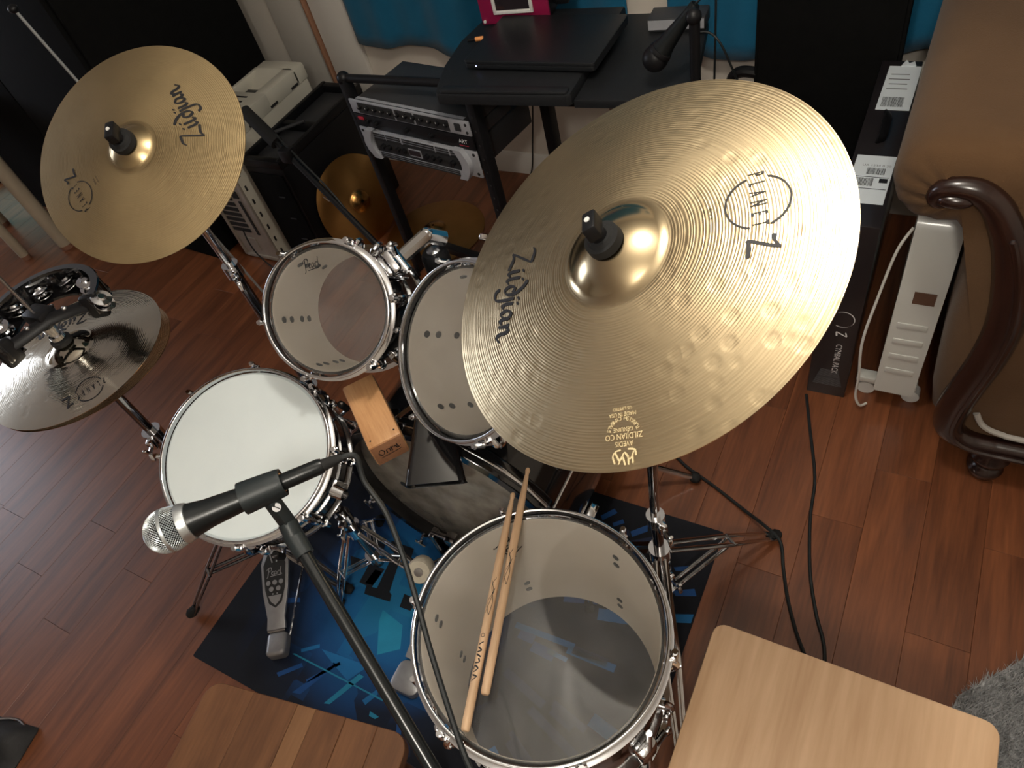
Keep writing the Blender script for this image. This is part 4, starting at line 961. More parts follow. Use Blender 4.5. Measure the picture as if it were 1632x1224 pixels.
for a in (20, 55, 125, 160, 335):
    a = math.radians(a)
    if cl0 is None:
        q = MB(); rr_ = BR + .024
        q.tube(spline([(BR - .002, -.034, 0), (BR + .010, -.040, 0), (rr_, -.030, 0), (rr_ + .002, -.006, 0)], 4), .006, 8, flat=(1.6, .8))
        q.cyl((rr_, -.034, 0), (rr_, .12, 0), .0036, seg=8); q.cyl((rr_, -.052, 0), (rr_, -.034, 0), .005, seg=8); q.cyl((rr_, -.052, -.016), (rr_, -.052, .016), .004, seg=8)
        q.box((BR + .014, .12, 0), (.026, .05, .022), bev=.006)
        cl0 = q.build('claw_and_rod', K['chrome'], t); c = cl0
    else: c = cl0.copy(); COL.objects.link(c); c.parent = t
    c.rotation_euler = (0, a, 0)
for sx in (-1, 1):
    q = MB(); q.box((sx * .245, .30, -.115), (.03, .05, .05), bev=.008); bk = q.build('spur_bracket', K['chrome'], t)
    q = MB(); q.cyl((sx * .25, .30, -.12), (sx * .43, .40, -.278), .0075, seg=10); sp = q.build('spur', K['chrome'], t)
    q = MB(); q.sphere((sx * .437, .404, -.284), .016, 12, 8); q.build('rubber_tip', K['rubber'], sp)
wq = None
for k in range(8):
    a = math.radians(22.5 + 45 * k)
    for y in (.075, .115):
        if wq is None:
            q = MB(); q.cyl((BR - .009, y, 0), (BR - .0115, y, 0), .007, seg=12); wq = q.build('washer', K['dot'], t); c = wq; y0_ = y
        else: c = wq.copy(); COL.objects.link(c); c.parent = t
        c.location = (0, y - y0_, 0); c.rotation_euler = (0, a, 0)
for x, y, z in ((-.17, -.0015, -.02), (.05, -.0015, -.10), (.0, -.0015, -.17), (-.03, -.0015, .16)):
    q = MB(); q.cyl((x, y, z), (x, y - .001, z), .010, seg=16); q.build('head_dot', K['dot'], t)

# tom holder on the bass drum
t = thing('tom_holder', 'chrome double tom holder with black post between the two rack toms', 'holder', (-.865, .905, .582))
def W(p): return V(p) - V((-.865, .905, .582))
q = MB(); q.cyl((0, 0, 0.0), (0, 0, .21), .0125, seg=16); q.build('post', K['dchrome'], t)
q = MB(); q.box((0.0, 0, .007), (.042, .06, .018), bev=.005); q.build('base_plate', K['chrome'], t)
q = MB(); q.lathe([(.013, .17), (.026, .17), (.030, .18), (.030, .215), (.024, .224), (.014, .224)], 24); q.build('post_cap', K['black'], t)
q = MB(); q.lathe([(0, .214), (.015, .214), (.015, .228), (.009, .232), (0, .232)], 20); q.build('post_plug', K['steel'], t)
q = MB(); q.tube([(-.012, .032, .198), (-.012, .046, .206), (-.012, .052, .224)], .006, 8, flat=(1.5, .6)); q.build('wing_bolt', K['chrome'], t)
A1 = Matrix.Translation(T1C) @ frame(T1N).to_4x4(); A2 = Matrix.Translation(T2C) @ frame(T2N).to_4x4()
def arm(A, R, azd, zz, start, elbow):
    a = math.radians(azd)
    end = W(A @ (Rz(a) @ V((R + .030, 0, zz)))); tip = W(A @ (Rz(a) @ V((R + .028, 0, zz - .055))))
    q = MB(); s0 = W(start); e0 = W(elbow)
    q.cyl(s0, e0, .0165, .0165, 8); q.cyl(e0, end, .0165, .0145, 8); q.sphere(e0, .0168, 12, 8)
    ar = q.build('arm', K['chrome'], t)
    q = MB(); Mr = (frame(A.to_3x3() @ V((0, 0, 1))) @ Rz(a).to_3x3())
    c0 = W(A @ (Rz(a) @ V((R + .0185, 0, zz)))); q.box(c0, (.034, .052, .060), Mr, bev=.009)
    c1 = W(A @ (Rz(a) @ V((R + .034, 0, zz + .006)))); q.cyl(c1 - Mr @ V((0, .030, 0)), c1 + Mr @ V((0, .030, 0)), .012, seg=12)
    cb = q.build('tom_clamp', K['chrome'], t)
    q = MB(); c2 = W(A @ (Rz(a) @ V((R + .05, .022, zz + .03)))); q.box(c2, (.012, .010, .034), Mr, bev=.004); q.cyl(c1, c2, .005, seg=8); q.build('wing_bolt', K['chrome'], cb)
    q = MB(); q.box(W(A @ (Rz(a) @ V((R + .0058, 0, zz - .01)))), (.010, .050, .11), Mr, bev=.004); q.build('mount_plate', K['chrome'], t)
arm(A1, .127, 49, -.080, (-.848, .932, .822), (-.868, .906, .848))
arm(A2, .1524, 88, -.075, (-.865, .915, .735), (-.79, .925, .760))

# wood block and cowbell over the bass drum hoop
t = thing('wood_block', 'light wooden block with a burnt-in logo in front of the rack tom', 'wood block', (-.865, .5705, .646), math.radians(-37.5))
q = MB(); q.box((0, 0, 0), (.188, .070, .060), bev=.005); q.build('body', K['block'], t)
q = MB(); q.box((.0942, 0, -.0005), (.0016, .064, .054), bev=.0004); q.build('end_face', K['block_end'], t)
q = MB(); strokes(q, [[(-.022, .004), (-.016, .012), (-.010, .004), (-.016, -.004), (-.022, .004)], [(-.006, -.004), (-.005, .006), (.001, .005), (.001, -.004)], [(.005, .010), (.005, -.004)], [(.002, .006), (.010, .007)], [(.010, .002), (.013, .007), (.016, -.003)], [(.017, .010), (.019, -.002), (.024, .002)], [(-.021, -.010), (.022, -.008)]], lambda x, y: (.0952, x, y), pen=.0028, nib=40); q.build('burnt_logo', K['ink'], t, ang=0)
q = MB()
for y in (-.025, .025): q.cyl((.078, y, .0296), (.078, y, .0304), .002, seg=8)
q.build('screw_holes', K['ink'], t)
q = MB(); q.cyl((-.02, 0, -.029), (-.02, 0, -.0315), .008, seg=10); q.build('mount_stub', K['dchrome'], t)
mo = V((-.695, .503, .585)); bo = V((-.764, .640, .657))
d = (mo - bo).normalized(); sx_ = V((.080, .078, .0)); sx_ = (sx_ - d * sx_.dot(d)).normalized(); up_ = sx_.cross(d) * 1
if up_.z < 0: up_ = -up_
t = thing('cowbell', 'black cowbell with open mouth next to the wood block', 'cowbell', bo)
q = MB(); NN = 6; L_ = (mo - bo).length
secs = []
for k in range(NN + 1):
    u = k / NN; c = d * (L_ * u); w2 = .028 + .032 * u; h2 = .016 + .010 * u
    secs.append([c + sx_ * x + up_ * y for x, y in rrect(-w2, w2, -h2, h2, .010 + .004 * u, 4)])
m_ = len(secs[0]); vs = [p for s_ in secs for p in s_]
inn = [d * (L_ * .02 + (L_ * .98) * (k / NN)) + (p - d * (L_ * k / NN)) * .93 for k in range(NN + 1) for p in secs[k]]
fs = [(k * m_ + i, k * m_ + (i + 1) % m_, (k + 1) * m_ + (i + 1) % m_, (k + 1) * m_ + i) for k in range(NN) for i in range(m_)]
fs += [tuple(range(m_))]
nb_ = len(vs); fi = [(nb_ + a_, nb_ + b_, nb_ + c_, nb_ + e_) for a_, b_, c_, e_ in [(k * m_ + i, (k + 1) * m_ + i, (k + 1) * m_ + (i + 1) % m_, k * m_ + (i + 1) % m_) for k in range(NN) for i in range(m_)]]
fr2 = [(NN * m_ + i, NN * m_ + (i + 1) % m_, nb_ + NN * m_ + (i + 1) % m_, nb_ + NN * m_ + i) for i in range(m_)]
q.add(vs + inn, fs + fi + fr2); q.build('bell', K['blackgloss'], t, ang=45)
q = MB(); q.box(-d * .006, (.05, .03, .03), frame(d), bev=.006); q.build('mount_clamp', K['dchrome'], t)
t = thing('percussion_mount', 'dark metal clamp rod holding wood block and cowbell on the bass drum', 'clamp', (-.86, .64, .622))
q = MB(); q.cyl((.010, -.035, -.016), (.070, -.012, .034), .0060, seg=10); q.build('rod', K['dchrome'], t)
q = MB(); q.box((-.005, -.036, -.0165), (.040, .040, .011), Matrix.Rotation(.3, 3, 'Z'), bev=.003); q.build('hoop_clamp', K['dchrome'], t)
q = MB(); q.cyl((.03, .03, .02), (.055, .05, .03), .009, seg=12); q.cyl((.05, .01, .0), (.075, .02, -.01), .008, seg=12); q.build('wing_bolt', K['chrome'], t)

# kick pedal
t = thing('kick_pedal', 'grey bass drum pedal with cream felt beater on the mat', 'pedal', (-.82, .40, .0037))
q = MB(); q.prism([(x, y) for x, y in rrect(-.04, .04, -.19, -.115, .02)], 0.0, .022, bev=.006); q.build('heel_plate', K['pedal'], t)
Mf = Matrix.Translation((0, -.112, .020)) @ Matrix.Rotation(math.radians(14), 4, 'X')
q = MB(); q.prism([(-.032, 0), (.032, 0), (.042, .20), (.034, .27), (-.034, .27), (-.042, .20)], 0, .007, Mf, bev=.002); q.build('footboard', K['pedal'], t)
for x in (-.055, .055):
    q = MB(); q.box((x, .155, .09), (.016, .03, .18), bev=.004); q.build('upright', K['dchrome'], t)
q = MB(); q.cyl((-.06, .155, .175), (.06, .155, .175), .007, seg=12); q.box((0, .155, .175), (.03, .03, .03), bev=.005); q.build('cam_axle', K['dchrome'], t)
q = MB(); q.box((0, .095, .004), (.10, .14, .006), bev=.002); q.build('base_plate', K['dchrome'], t)
bh = V((.006, .036, .247))
q = MB(); q.cyl((0, .155, .12), V((.004, .155, .175)).lerp(bh, 1.0), .0042, seg=10); q.build('beater_shaft', K['chrome'], t)
q = MB(); Mq = Matrix.Translation(bh) @ V((.30, -.62, .72)).to_track_quat('Z', 'Y').to_matrix().to_4x4()
q.lathe([(0, -.026), (.024, -.026), (.029, -.018), (.030, .012), (.026, .020), (0, .021)], 32, 0, Mq); bt = q.build('beater', K['felt'], t)
q = MB(); q.lathe([(.0, .0212), (.011, .0212), (.010, .0235), (0, .024)], 16, 0, Mq); q.build('beater_bolt', K['steel'], bt)
q = MB(); q.box((.02, .18, .06), (.03, .04, .03), bev=.006); q.cyl((-.02, .195, .07), (.03, .195, .07), .012, seg=12); q.build('hoop_clamp', K['black'], t)

# ================================================================== CYMBALS
def on_cym(spec, org, ang, sc, lift=.0007):
    c, s_ = math.cos(ang), math.sin(ang)
    def fn(x, y):
        X = org[0] + sc * (x * c - y * s_); Y = org[1] + sc * (x * s_ + y * c)
        return (X, Y, cym_z(*spec, math.hypot(X, Y)) + lift)
    return fn
def subdiv_text(mb, txt, size, fn, sx=1.0): put_text(mb, txt, size, fn, sx=sx)
def planet(t, spec, org, ang, sc):
    """PLANET in a broken ring followed by a pen-drawn Z; text units: ring radius 1"""
    fn = on_cym(spec, org, ang, sc)
    q = MB()
    for k, ch in enumerate('PLANET'): put_text(q, ch, .44, lambda x, y, k=k: fn(-1.08 + k * .385 + x * .6, y * 1.6), sx=1.0, bold=.006)
    for a0, a1 in ((18, 158), (196, 345)):
        pts = [(.98 * math.cos(math.radians(a)), .98 * math.sin(math.radians(a))) for a in range(a0, a1 + 1, 7)]
        strokes(q, [pts], fn, pen=.075, nib=30, thin=.75, n=3)
    strokes(q, [[(1.32, .40), (1.50, .36), (1.82, .52)], [(1.82, .52), (1.36, -.42)], [(1.36, -.42), (1.60, -.38), (1.98, -.46)]], fn, pen=.17, nib=40, thin=.4)
    q.build('model_print', K['ink'], t, ang=0)
    q = MB(); put_text(q, 'ROCK', .17, lambda x, y: fn(.05 + x, -1.45 + y)); put_text(q, '20"/51cm', .13, lambda x, y: fn(.05 + x, -1.68 + y)); return q
def cymbal(nm, label, C, n, spec, m, zil, pla, zs, ps, grp='bronze cymbals'):
    t = thing(nm, label, 'cymbal', C, rot=frame(n), group=grp)
    cymbal_disc('disc', *spec, K[m], t, 192)
    q = MB(); strokes(q, SCRIPT_CYM, on_cym(spec, zil[0], math.radians(zil[1]), zs), pen=.27, nib=42, thin=.33, n=8); q.build('maker_script', K['ink'], t, ang=0)
    q = planet(t, spec, pla[0], math.radians(pla[1]), ps)
    q.build('size_print', K['ink'], t, ang=0)
    return t
RIDE_N = V((-.289, -.355, .889)); RIDE_C = V((-.281, .595, 1.157)); RS = (.254, .063, .022, .028)
t = cymbal('ride_cymbal', 'biggest golden cymbal, large in front at the upper right', RIDE_C, RIDE_N, RS, 'ride', ((-.1745, .004), -78.5), ((.1475, .0665), -70), .0222, .0335)
fn = on_cym(RS, (.0742, -.2085), math.radians(-162), 1.0)
q = MB()
for txt, yy, sz in (('AVEDIS', .0045, .0078), ('ZILDJIAN CO', -.0035, .0088), ('GENUINE', -.0105, .0065), ('MADE IN USA', -.0265, .0062), ('US LIMITED', -.0325, .0052)):
    put_text(q, txt, sz, lambda x, y, yy=yy: fn(x, yy + y), sx=.85)
for k, ch in enumerate('TURKISH CYMBALS'):
    a = math.radians(200 + k * 10); put_text(q, ch, .0062, lambda x, y, a=a: fn(.0185 * math.cos(a) - x * math.sin(a) * 1 - y * math.cos(a), -.004 + .0185 * math.sin(a) + x * math.cos(a) - y * math.sin(a)))
strokes(q, [[(-.011, .013), (-.006, .021), (.0, .014), (.006, .022), (.011, .013)], [(-.009, .026), (-.009, .016)], [(-.004, .027), (-.004, .017)], [(.0, .027), (.003, .018), (.008, .026)], [(.012, .025), (.014, .017), (.010, .012), (.004, .011)], [(-.013, .018), (-.012, .012), (-.004, .0105)]], fn, pen=.0022, nib=40, thin=.6)
q.build('maker_stamp', K['stamp'], t, ang=0)
CR_N = V((.246, -.482, .841)); CR_C = V((-1.227, .665, 1.169)); CS = (.2032, .042, .016, .024)
cymbal('crash_cymbal', 'medium golden cymbal at upper left in front of the black cabinet', CR_C, CR_N, CS, 'crash', ((.1245, .0535), 137), ((-.0772, -.104), 139), .0205, .027)
HS = (.1778, .046, .017, .018)
HH_N = V((-.012, -.033, .999)); HH_C = V((-1.367, .381, .892))
cymbal('hat_cymbal', 'upper shiny hi-hat cymbal below the tambourine at left', HH_C, HH_N, HS, 'hat', ((-.0640, .0950), -127), ((.1195, -.0585), -119), .0195, .0262, 'hi-hat cymbals')
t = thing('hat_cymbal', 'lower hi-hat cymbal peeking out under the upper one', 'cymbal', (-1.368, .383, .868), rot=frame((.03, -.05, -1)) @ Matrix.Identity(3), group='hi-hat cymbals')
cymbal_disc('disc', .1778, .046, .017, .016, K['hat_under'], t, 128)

# ---------------------------------------------------------------- stands
def collar(q, z, r, wing=None):
    q.cyl((0, 0, z - .016), (0, 0, z + .016), r + .007, seg=18)
    if wing is not None:
        a = math.radians(wing); c, s_ = math.cos(a), math.sin(a)
        q.box((c * (r + .012), s_ * (r + .012), z), (.020, .018, .026), Matrix.Rotation(a, 3, 'Z'), bev=.004)
def wing(q, z, r, ang):
    a = math.radians(ang); c, s_ = math.cos(a), math.sin(a); R3 = Matrix.Rotation(a, 3, 'Z')
    q.cyl((c * (r + .018), s_ * (r + .018), z), (c * (r + .040), s_ * (r + .040), z), .0045, seg=8)
    q.box((c * (r + .044), s_ * (r + .044), z + .011), (.007, .010, .020), R3 @ Matrix.Rotation(.4, 3, 'Y'), bev=.003)
    q.box((c * (r + .044), s_ * (r + .044), z - .011), (.007, .010, .020), R3 @ Matrix.Rotation(-.4, 3, 'Y'), bev=.003)
def tripod(t, angs, rad, ztop=.30, zlow=.10, rt=.0125, m='chrome', lx=0, ly=0):
    for a in angs:
        a = math.radians(a); c, s_ = math.cos(a), math.sin(a); tv = V((-s_, c, 0))
        top = V((c * .02, s_ * .02, ztop)); foot = V((c * rad, s_ * rad, .022)); low = V((c * .018, s_ * .018, zlow))
        q = MB()
        for sg in (-1, 1):
            o_ = tv * (.011 * sg)
            q.tube([top + o_ * .9, (top * .5 + foot * .5) + o_ * 1.25, foot + o_ * .7], .0068, 6, flat=(1.0, .40, tv))
            mid = top * .45 + foot * .55
            q.tube([low + o_ * .7, mid + o_ * .7], .0048, 6, flat=(1.0, .45, tv))
        q.cyl(mid - tv * .018, mid + tv * .018, .004, seg=8)
        lg = q.build('leg', K[m], t)
        q = MB(); q.tube([foot - V((c, s_, 0)) * .018 + V((0, 0, .010)), foot + V((c, s_, 0)) * .004, foot + V((c, s_, 0)) * .014 - V((0, 0, .004))], [.011, .015, .010], 10); q.build('rubber_foot', K['rubber'], lg)
    q = MB(); q.cyl((0, 0, ztop - .02), (0, 0, ztop + .02), rt + .010, seg=18); q.build('leg_hub', K[m], t)
    q = MB(); q.cyl((0, 0, zlow - .014), (0, 0, zlow + .014), rt + .009, seg=18); q.build('leg_hub', K[m], t)
def cym_stand(nm, label, base, angs, rad, C, n, zc, clampz, bellh, wings, grp='cymbal stands', low='dchrome'):
    t = thing(nm, label, 'stand', (*base, 0), group=grp)
    n = V(n).normalized(); hub = V(C) + n * bellh - V((*base, 0))         # underside of the bell top
    pivot = hub - n * .085
    z1, z2 = clampz
    q = MB(); q.cyl((0, 0, .05), (0, 0, z2), .0140, seg=20); q.build('lower_tube', K[low], t)
    q = MB(); q.cyl((0, 0, z2 - .01), (0, 0, z1), .0115, seg=20); q.build('middle_tube', K[low], t)
    top = V((0, 0, pivot.z - .01))
    q = MB(); q.cyl((0, 0, z1 - .01), V((0, 0, z1 + .02)), .0095, seg=18); q.cyl((0, 0, z1 + .02), pivot, .0095, .0095, 18); q.build('upper_tube', K['chrome'], t)
    for z, r_, wa in ((z1, .0115, wings[0]), (z2, .0140, wings[1])):
        q = MB(); collar(q, z, r_, wa); cl = q.build('clamp', K['chrome'], t)
        q = MB(); wing(q, z, r_, wa); q.build('wing_screw', K['chrome'], cl)
    tripod(t, angs, rad)
    q = MB(); q.cyl(pivot - V((.016, 0, 0)), pivot + V((.016, 0, 0)), .015, seg=18); q.box(pivot + n * .012, (.016, .022, .028), frame(n), bev=.004); tl = q.build('tilter', K['chrome'], t)
    q = MB(); q.cyl(pivot, hub + n * .030, .0035, seg=10); q.build('rod', K['chrome'], t)
    q = MB(); q.cyl(hub - n * .022, hub - n * .004, .018, seg=20); q.build('lower_felt', K['rubber'], t)
    q = MB(); q.cyl(hub + n * .003, hub + n * .014, .0225, .0215, 24); q.cyl(hub + n * .014, hub + n * .018, .017, .014, 24); q.build('upper_felt', K['rubber'], t)
    F = frame(n); wv = F @ V((-.5, .86, 0)); 
    q = MB(); q.cyl(hub + n * .016, hub + n * .025, .0105, .0095, 14)
    Wf = Matrix((wv, n.cross(wv), n)).transposed(); q.box(hub + n * .031 + wv * .005, (.034, .017, .020), Wf @ Matrix.Rotation(.25, 3, 'Y'), bev=.003); wn = q.build('wing_nut', K['black'], t)
    q = MB(); q.cyl(hub + n * .0405 + wv * .007, hub + n * .0425 + wv * .007, .0034, seg=10); q.build('nut_dot', K['white_plastic'], wn)
    return t
cym_stand('cymbal_stand', 'tall cymbal stand behind the floor tom carrying the biggest cymbal', (-.309, .648), (54.7, 174.7, 294.7), .325, RIDE_C, RIDE_N, 0, (.442, .221), .050 - .0025, (-40, -30))
cym_stand('cymbal_stand', 'cymbal stand carrying the cymbal before the black cabinet', (-1.243, .700), (10, 130, 250), .20, CR_C, CR_N, 0, (.858, .45), .040 - .0025, (-35, -35))

# hi-hat stand with pedal
HB = (-1.367, .381)
t = thing('hi_hat_stand', 'hi-hat stand with grey foot pedal left of the snare drum', 'stand', (*HB, 0))
q = MB(); q.cyl((0, 0, .06), (0, 0, .625), .0145, seg=20); q.build('lower_tube', K['dchrome'], t)
q = MB(); q.cyl((0, 0, .60), (0, 0, .825), .0105, seg=20); q.build('upper_tube', K['dchrome'], t)
q = MB(); collar(q, .625, .0145, -55); cl = q.build('clamp', K['chrome'], t)
q = MB(); wing(q, .625, .0145, -55); q.build('wing_screw', K['chrome'], cl)
q = MB(); q.cyl((0, 0, .82), (-.004, .001, 1.13), .0033, seg=10); q.build('pull_rod', K['steel'], t)
q = MB(); q.lathe([(0, .818), (.020, .818), (.022, .826), (.014, .8325), (0, .8325)], 24); q.build('seat_cup', K['black'], t)
q = MB(); q.cyl((0, 0, .9285), (0, 0, .938), .019, seg=20); q.build('felt', K['rubber'], t)
q = MB(); q.cyl((0, 0, .938), (0, 0, .972), .010, seg=16); q.cyl((0, 0, .942), (0, 0, .950), .014, seg=12); q.cyl((0, 0, .962), (0, 0, .972), .0125, seg=12); cu_ = q.build('clutch', K['chrome'], t)
q = MB(); wing(q, .968, -.004, 120); q.build('wing_screw', K['chrome'], cu_)
tripod(t, (240, 0, 120), .262, .26, .09, m='dchrome')
dv = (V((-1.185, .158, 0)) - V((-1.325, .375, 0))); ang = math.atan2(dv.y, dv.x)
Mp = Matrix.Translation(V((-1.325, .375, .0038)) - V((*HB, 0))) @ Matrix.Rotation(ang, 4, 'Z')     # x runs from toe to heel
Lp = dv.length
tl = math.radians(17); Mt = Mp @ Matrix.Translation((Lp - .062, 0, .030)) @ Matrix.Rotation(tl, 4, 'Y')
fb = [(0, -.026), (0, .026), (-.03, .024), (-.10, .036), (-.175, .040), (-.205, .030), (-.215, 0), (-.205, -.030), (-.175, -.040), (-.10, -.036), (-.03, -.024)]
q = MB(); q.prism(fb, -.004, .004, Mt, bev=.002); ft = q.build('footboard', K['pedal'], t)
q = MB(); q.prism([(-.055, 0), (-.068, .018), (-.105, .028), (-.170, .032), (-.198, .020), (-.202, 0), (-.198, -.020), (-.170, -.032), (-.105, -.028), (-.068, -.018)], .0041, .0046, Mt); q.build('dark_inlay', K['pedaldark'], ft, ang=0)
q = MB(); q.prism([(-.062, 0), (-.072, .012), (-.088, .019), (-.088, -.019), (-.072, -.012)], .0047, .0052, Mt); q.build('light_tongue', K['pedal'], ft, ang=0)
q = MB()
for i, (x, y) in enumerate(((-.105, -.010), (-.105, .010), (-.122, -.018), (-.122, 0), (-.122, .018))): q.cyl(Mt @ V((x, y, .0044)), Mt @ V((x, y, .0062)), .0065, seg=14)
for y in (-.006, .006): q.cyl(Mt @ V((-.092, y, .0048)), Mt @ V((-.092, y, .006)), .002, seg=8)
q.build('grip_dots', K['pedal'], ft)
q = MB(); strokes(q, SCRIPT_PEARL, lambda x, y: Mt @ V((-.142 - .0105 * y, -.020 + x * .0125, .0054)), pen=.24, nib=45); q.build('logo', K['pedal'], ft, ang=0)
q = MB()
for sg in (-1, 1): q.tube([Mt @ V((-.176, .006 * sg, .0052)), Mt @ V((-.198, .012 * sg, .0052))], .0022, 6)
q.build('logo_bars', K['pedal'], ft)
q = MB()
hp_ = [(Lp - .066, -.023), (Lp - .066, -.008), (Lp - .058, -.008), (Lp - .058, .012), (Lp - .066, .012), (Lp - .066, .025), (Lp - .01, .027), (Lp + .004, .0), (Lp - .01, -.027)]
q.prism(rrect(Lp - .058, Lp + .006, -.027, .027, .012), .0, .030, Mp, bev=.010, seg=4); q.build('heel_plate', K['pedal'], t)
q = MB(); q.cyl(Mp @ V((Lp - .060, -.024, .028)), Mp @ V((Lp - .060, .024, .028)), .005, seg=10); q.build('hinge', K['dchrome'], t)
for sg in (-1, 1):
    q = MB(); q.tube([Mp @ V((Lp - .05, .026 * sg, .006)), Mp @ V((.0, .045 * sg, .006)), Mp @ V((-.03, .02 * sg, .05))], .003, 6); q.build('stretcher_wire', K['chrome'], t)

# crescent tambourine on the hi-hat rod
t = thing('tambourine', 'black crescent tambourine with silver jingles above the hi-hat', 'tambourine', (-1.371, .398, .990), math.radians(6), )
q = MB()
a0, a1 = math.radians(22), math.radians(268); ns = 40
for ri_, z0, z1 in ((.072, -.024, -.019), (.099, .016, .022)):
    q.lathe([(ri_, z0), (.112, z0), (.114, (z0 + z1) / 2), (.112, z1), (ri_, z1)], ns, closed=True, arc=(a0, a1))
for k in range(8):
    a = a0 + (a1 - a0) * (k + .0) / 7; q.box(Rz(a) @ V((.105, 0, 0)), (.012, .018, .040), Rz(a).to_3x3(), bev=.003)
q.lathe([(.109, -.02), (.112, -.02), (.112, .02), (.109, .02)], ns, closed=True, arc=(a0, a1))
q.build('frame', K['blackgloss'], t)
for a in (a0, a1):
    q = MB(); q.box(Rz(a) @ V((.098, 0, -.004)), (.036, .016, .052), Rz(a).to_3x3(), bev=.006); q.build('end_cap', K['black'], t)
E1 = Rz(a0) @ V((.085, 0, 0)); E2 = Rz(a1) @ V((.085, 0, 0))
q = MB(); q.tube([E1, E1.lerp(E2, .5) + V((-.018, .012, 0)), E2], .008, 8, flat=(1.5, .9)); br_ = q.build('mount_bar', K['black'], t)
for f_ in (.25, .75):
    q = MB(); q.sphere(E1.lerp(E2, f_) + V((-.012, .008, .008)), .0055, 10, 6); q.build('rivet', K['steel'], br_)
q = MB(); q.box((-.004, -.010, 0), (.052, .038, .034), bev=.006); q.build('clamp_block', K['black'], t)
jg = None
for k in range(7):
    a = a0 + (a1 - a0) * (k + .5) / 7
    for rr_, z in ((.088, -.010), (.090, .004)):
        q = None
        if jg is None:
            q = MB(); q.lathe([(0, .0045), (.006, .004), (.009, .0008), (.0175, -.0006), (.018, -.0014), (.009, -.0002), (.0, .0032)], 24); jg = q.build('jingle', K['chrome'], t); c = jg
        else: c = jg.copy(); COL.objects.link(c); c.parent = t
        c.matrix_local = Rz(a) @ Matrix.Translation((rr_, 0, z)) @ Matrix.Rotation(.25 * math.sin(k * 2.1), 4, 'X')
for a, zz in ((a0 - .12, 0), (a0 - .10, .012)):
    c = jg.copy(); COL.objects.link(c); c.parent = t; c.matrix_local = Rz(a) @ Matrix.Translation((.122, .012, zz)) @ Matrix.Rotation(.6, 4, 'Y')

# snare stand
t = thing('snare_stand', 'chrome snare drum stand under the white-headed drum', 'stand', (-1.045, .470, 0))
q = MB(); q.cyl((0, 0, .05), (0, 0, .335), .0125, seg=18); q.build('tube', K['dchrome'], t)
q = MB(); collar(q, .30, .0125, -60); cl = q.build('clamp', K['chrome'], t)
q = MB(); wing(q, .30, .0125, -60); q.build('wing_screw', K['chrome'], cl)
tripod(t, (247, 7, 127), .15, .24, .09, m='chrome')
SB = V((-1.045, .470, 0)); sf = Matrix.Translation(SC) @ frame(SN).to_4x4(); hubp = (sf @ V((.0, .0, -.19))) - SB
q = MB(); q.cyl((0, 0, .32), hubp, .012, seg=12); q.sphere(hubp, .018, 12, 8); q.build('tilter', K['chrome'], t)
for a in (-60, 60, 180):
    a_ = math.radians(a); rm = .1778 + .027
    pts = [hubp, (sf @ (Rz(a_) @ V((.09, 0, -.182)))) - SB, (sf @ (Rz(a_) @ V((.17, 0, -.168)))) - SB, (sf @ (Rz(a_) @ V((rm, 0, -.158)))) - SB, (sf @ (Rz(a_) @ V((rm, 0, -.118)))) - SB]
    q = MB(); q.tube(spline(pts, 4), .006, 8, flat=(1.2, .8)); ar_ = q.build('basket_arm', K['chrome'], t)
    q = MB(); q.cyl(pts[3], pts[4], .0085, seg=10); q.build('rubber_tip', K['rubber'], ar_)

# ================================================================== MICROPHONE IN FRONT
G = V((-.659, .120, 1.095)); T = V((-.572, .222, 1.087))
t, L, r = mic_thing('vocal_microphone', 'silver-headed vocal microphone above the white snare head', G, T, K['micbody'], K['grille'], 1.0)
q = MB(); q.sphere((0, 0, L), r * .93, 28, 16); gc = q.build('windscreen', K['rubber'], t)
# woven wire ball: diamond lattice of wires
def lattice(z_of, r_of, rings, seg):
    vs = []; fs = []
    for j in range(rings + 1):
        u = j / rings
        for i in range(seg):
            a = 2 * PI * (i + (.5 if j % 2 else 0)) / seg; vs.append((r_of(u) * math.cos(a), r_of(u) * math.sin(a), z_of(u)))
    for j in range(rings - 1):
        for i in range(seg):
            if j % 2 == 0: a, b_, c_, d_ = j * seg + i, (j + 1) * seg + i, (j + 2) * seg + i, (j + 1) * seg + (i - 1) % seg
            else: a, b_, c_, d_ = j * seg + i, (j + 1) * seg + (i + 1) % seg, (j + 2) * seg + i, (j + 1) * seg + i
            fs.append((a, b_, c_, d_))
    return vs, fs
def wire(nm, vs, fs, par, th=.00105):
    me = bpy.data.meshes.new(nm); me.from_pydata(vs, [], fs); me.materials.append(K['grille']); o = bpy.data.objects.new(nm, me); COL.objects.link(o); o.parent = par
    md = o.modifiers.new('wire', 'WIREFRAME'); md.thickness = th; md.use_replace = True; md.use_even_offset = False
    return o
vs, fs = lattice(lambda u: L + r * math.sin(u * PI / 2 * .985 + .06), lambda u: max(r * math.cos(u * PI / 2 * .985 + .02), .0012), 22, 44); wire('grille_dome', vs, fs, t)
vs, fs = lattice(lambda u: L - .0015 - .0155 * u, lambda u: r * (1 - .12 * u ** 1.5), 10, 44); wire('grille_skirt', vs, fs, t)
q = MB(); q.lathe([(r * .985, -.0022 + L), (r * 1.02, -.0018 + L), (r * 1.025, L), (r * 1.02, .0018 + L), (r * .985, .0022 + L)], 48); q.build('grille_band', K['grille'], t)
q = MB(); q.lathe([(0, .004), (.0095, .004), (.0100, -.010), (.0096, -.046), (.0085, -.050), (0, -.050)], 24); xc = q.build('plug', K['micbody'], t)
q = MB(); q.lathe([(0, -.049), (.0075, -.049), (.0062, -.066), (.0042, -.074), (0, -.074)], 18); q.build('strain_relief', K['rubber'], xc)
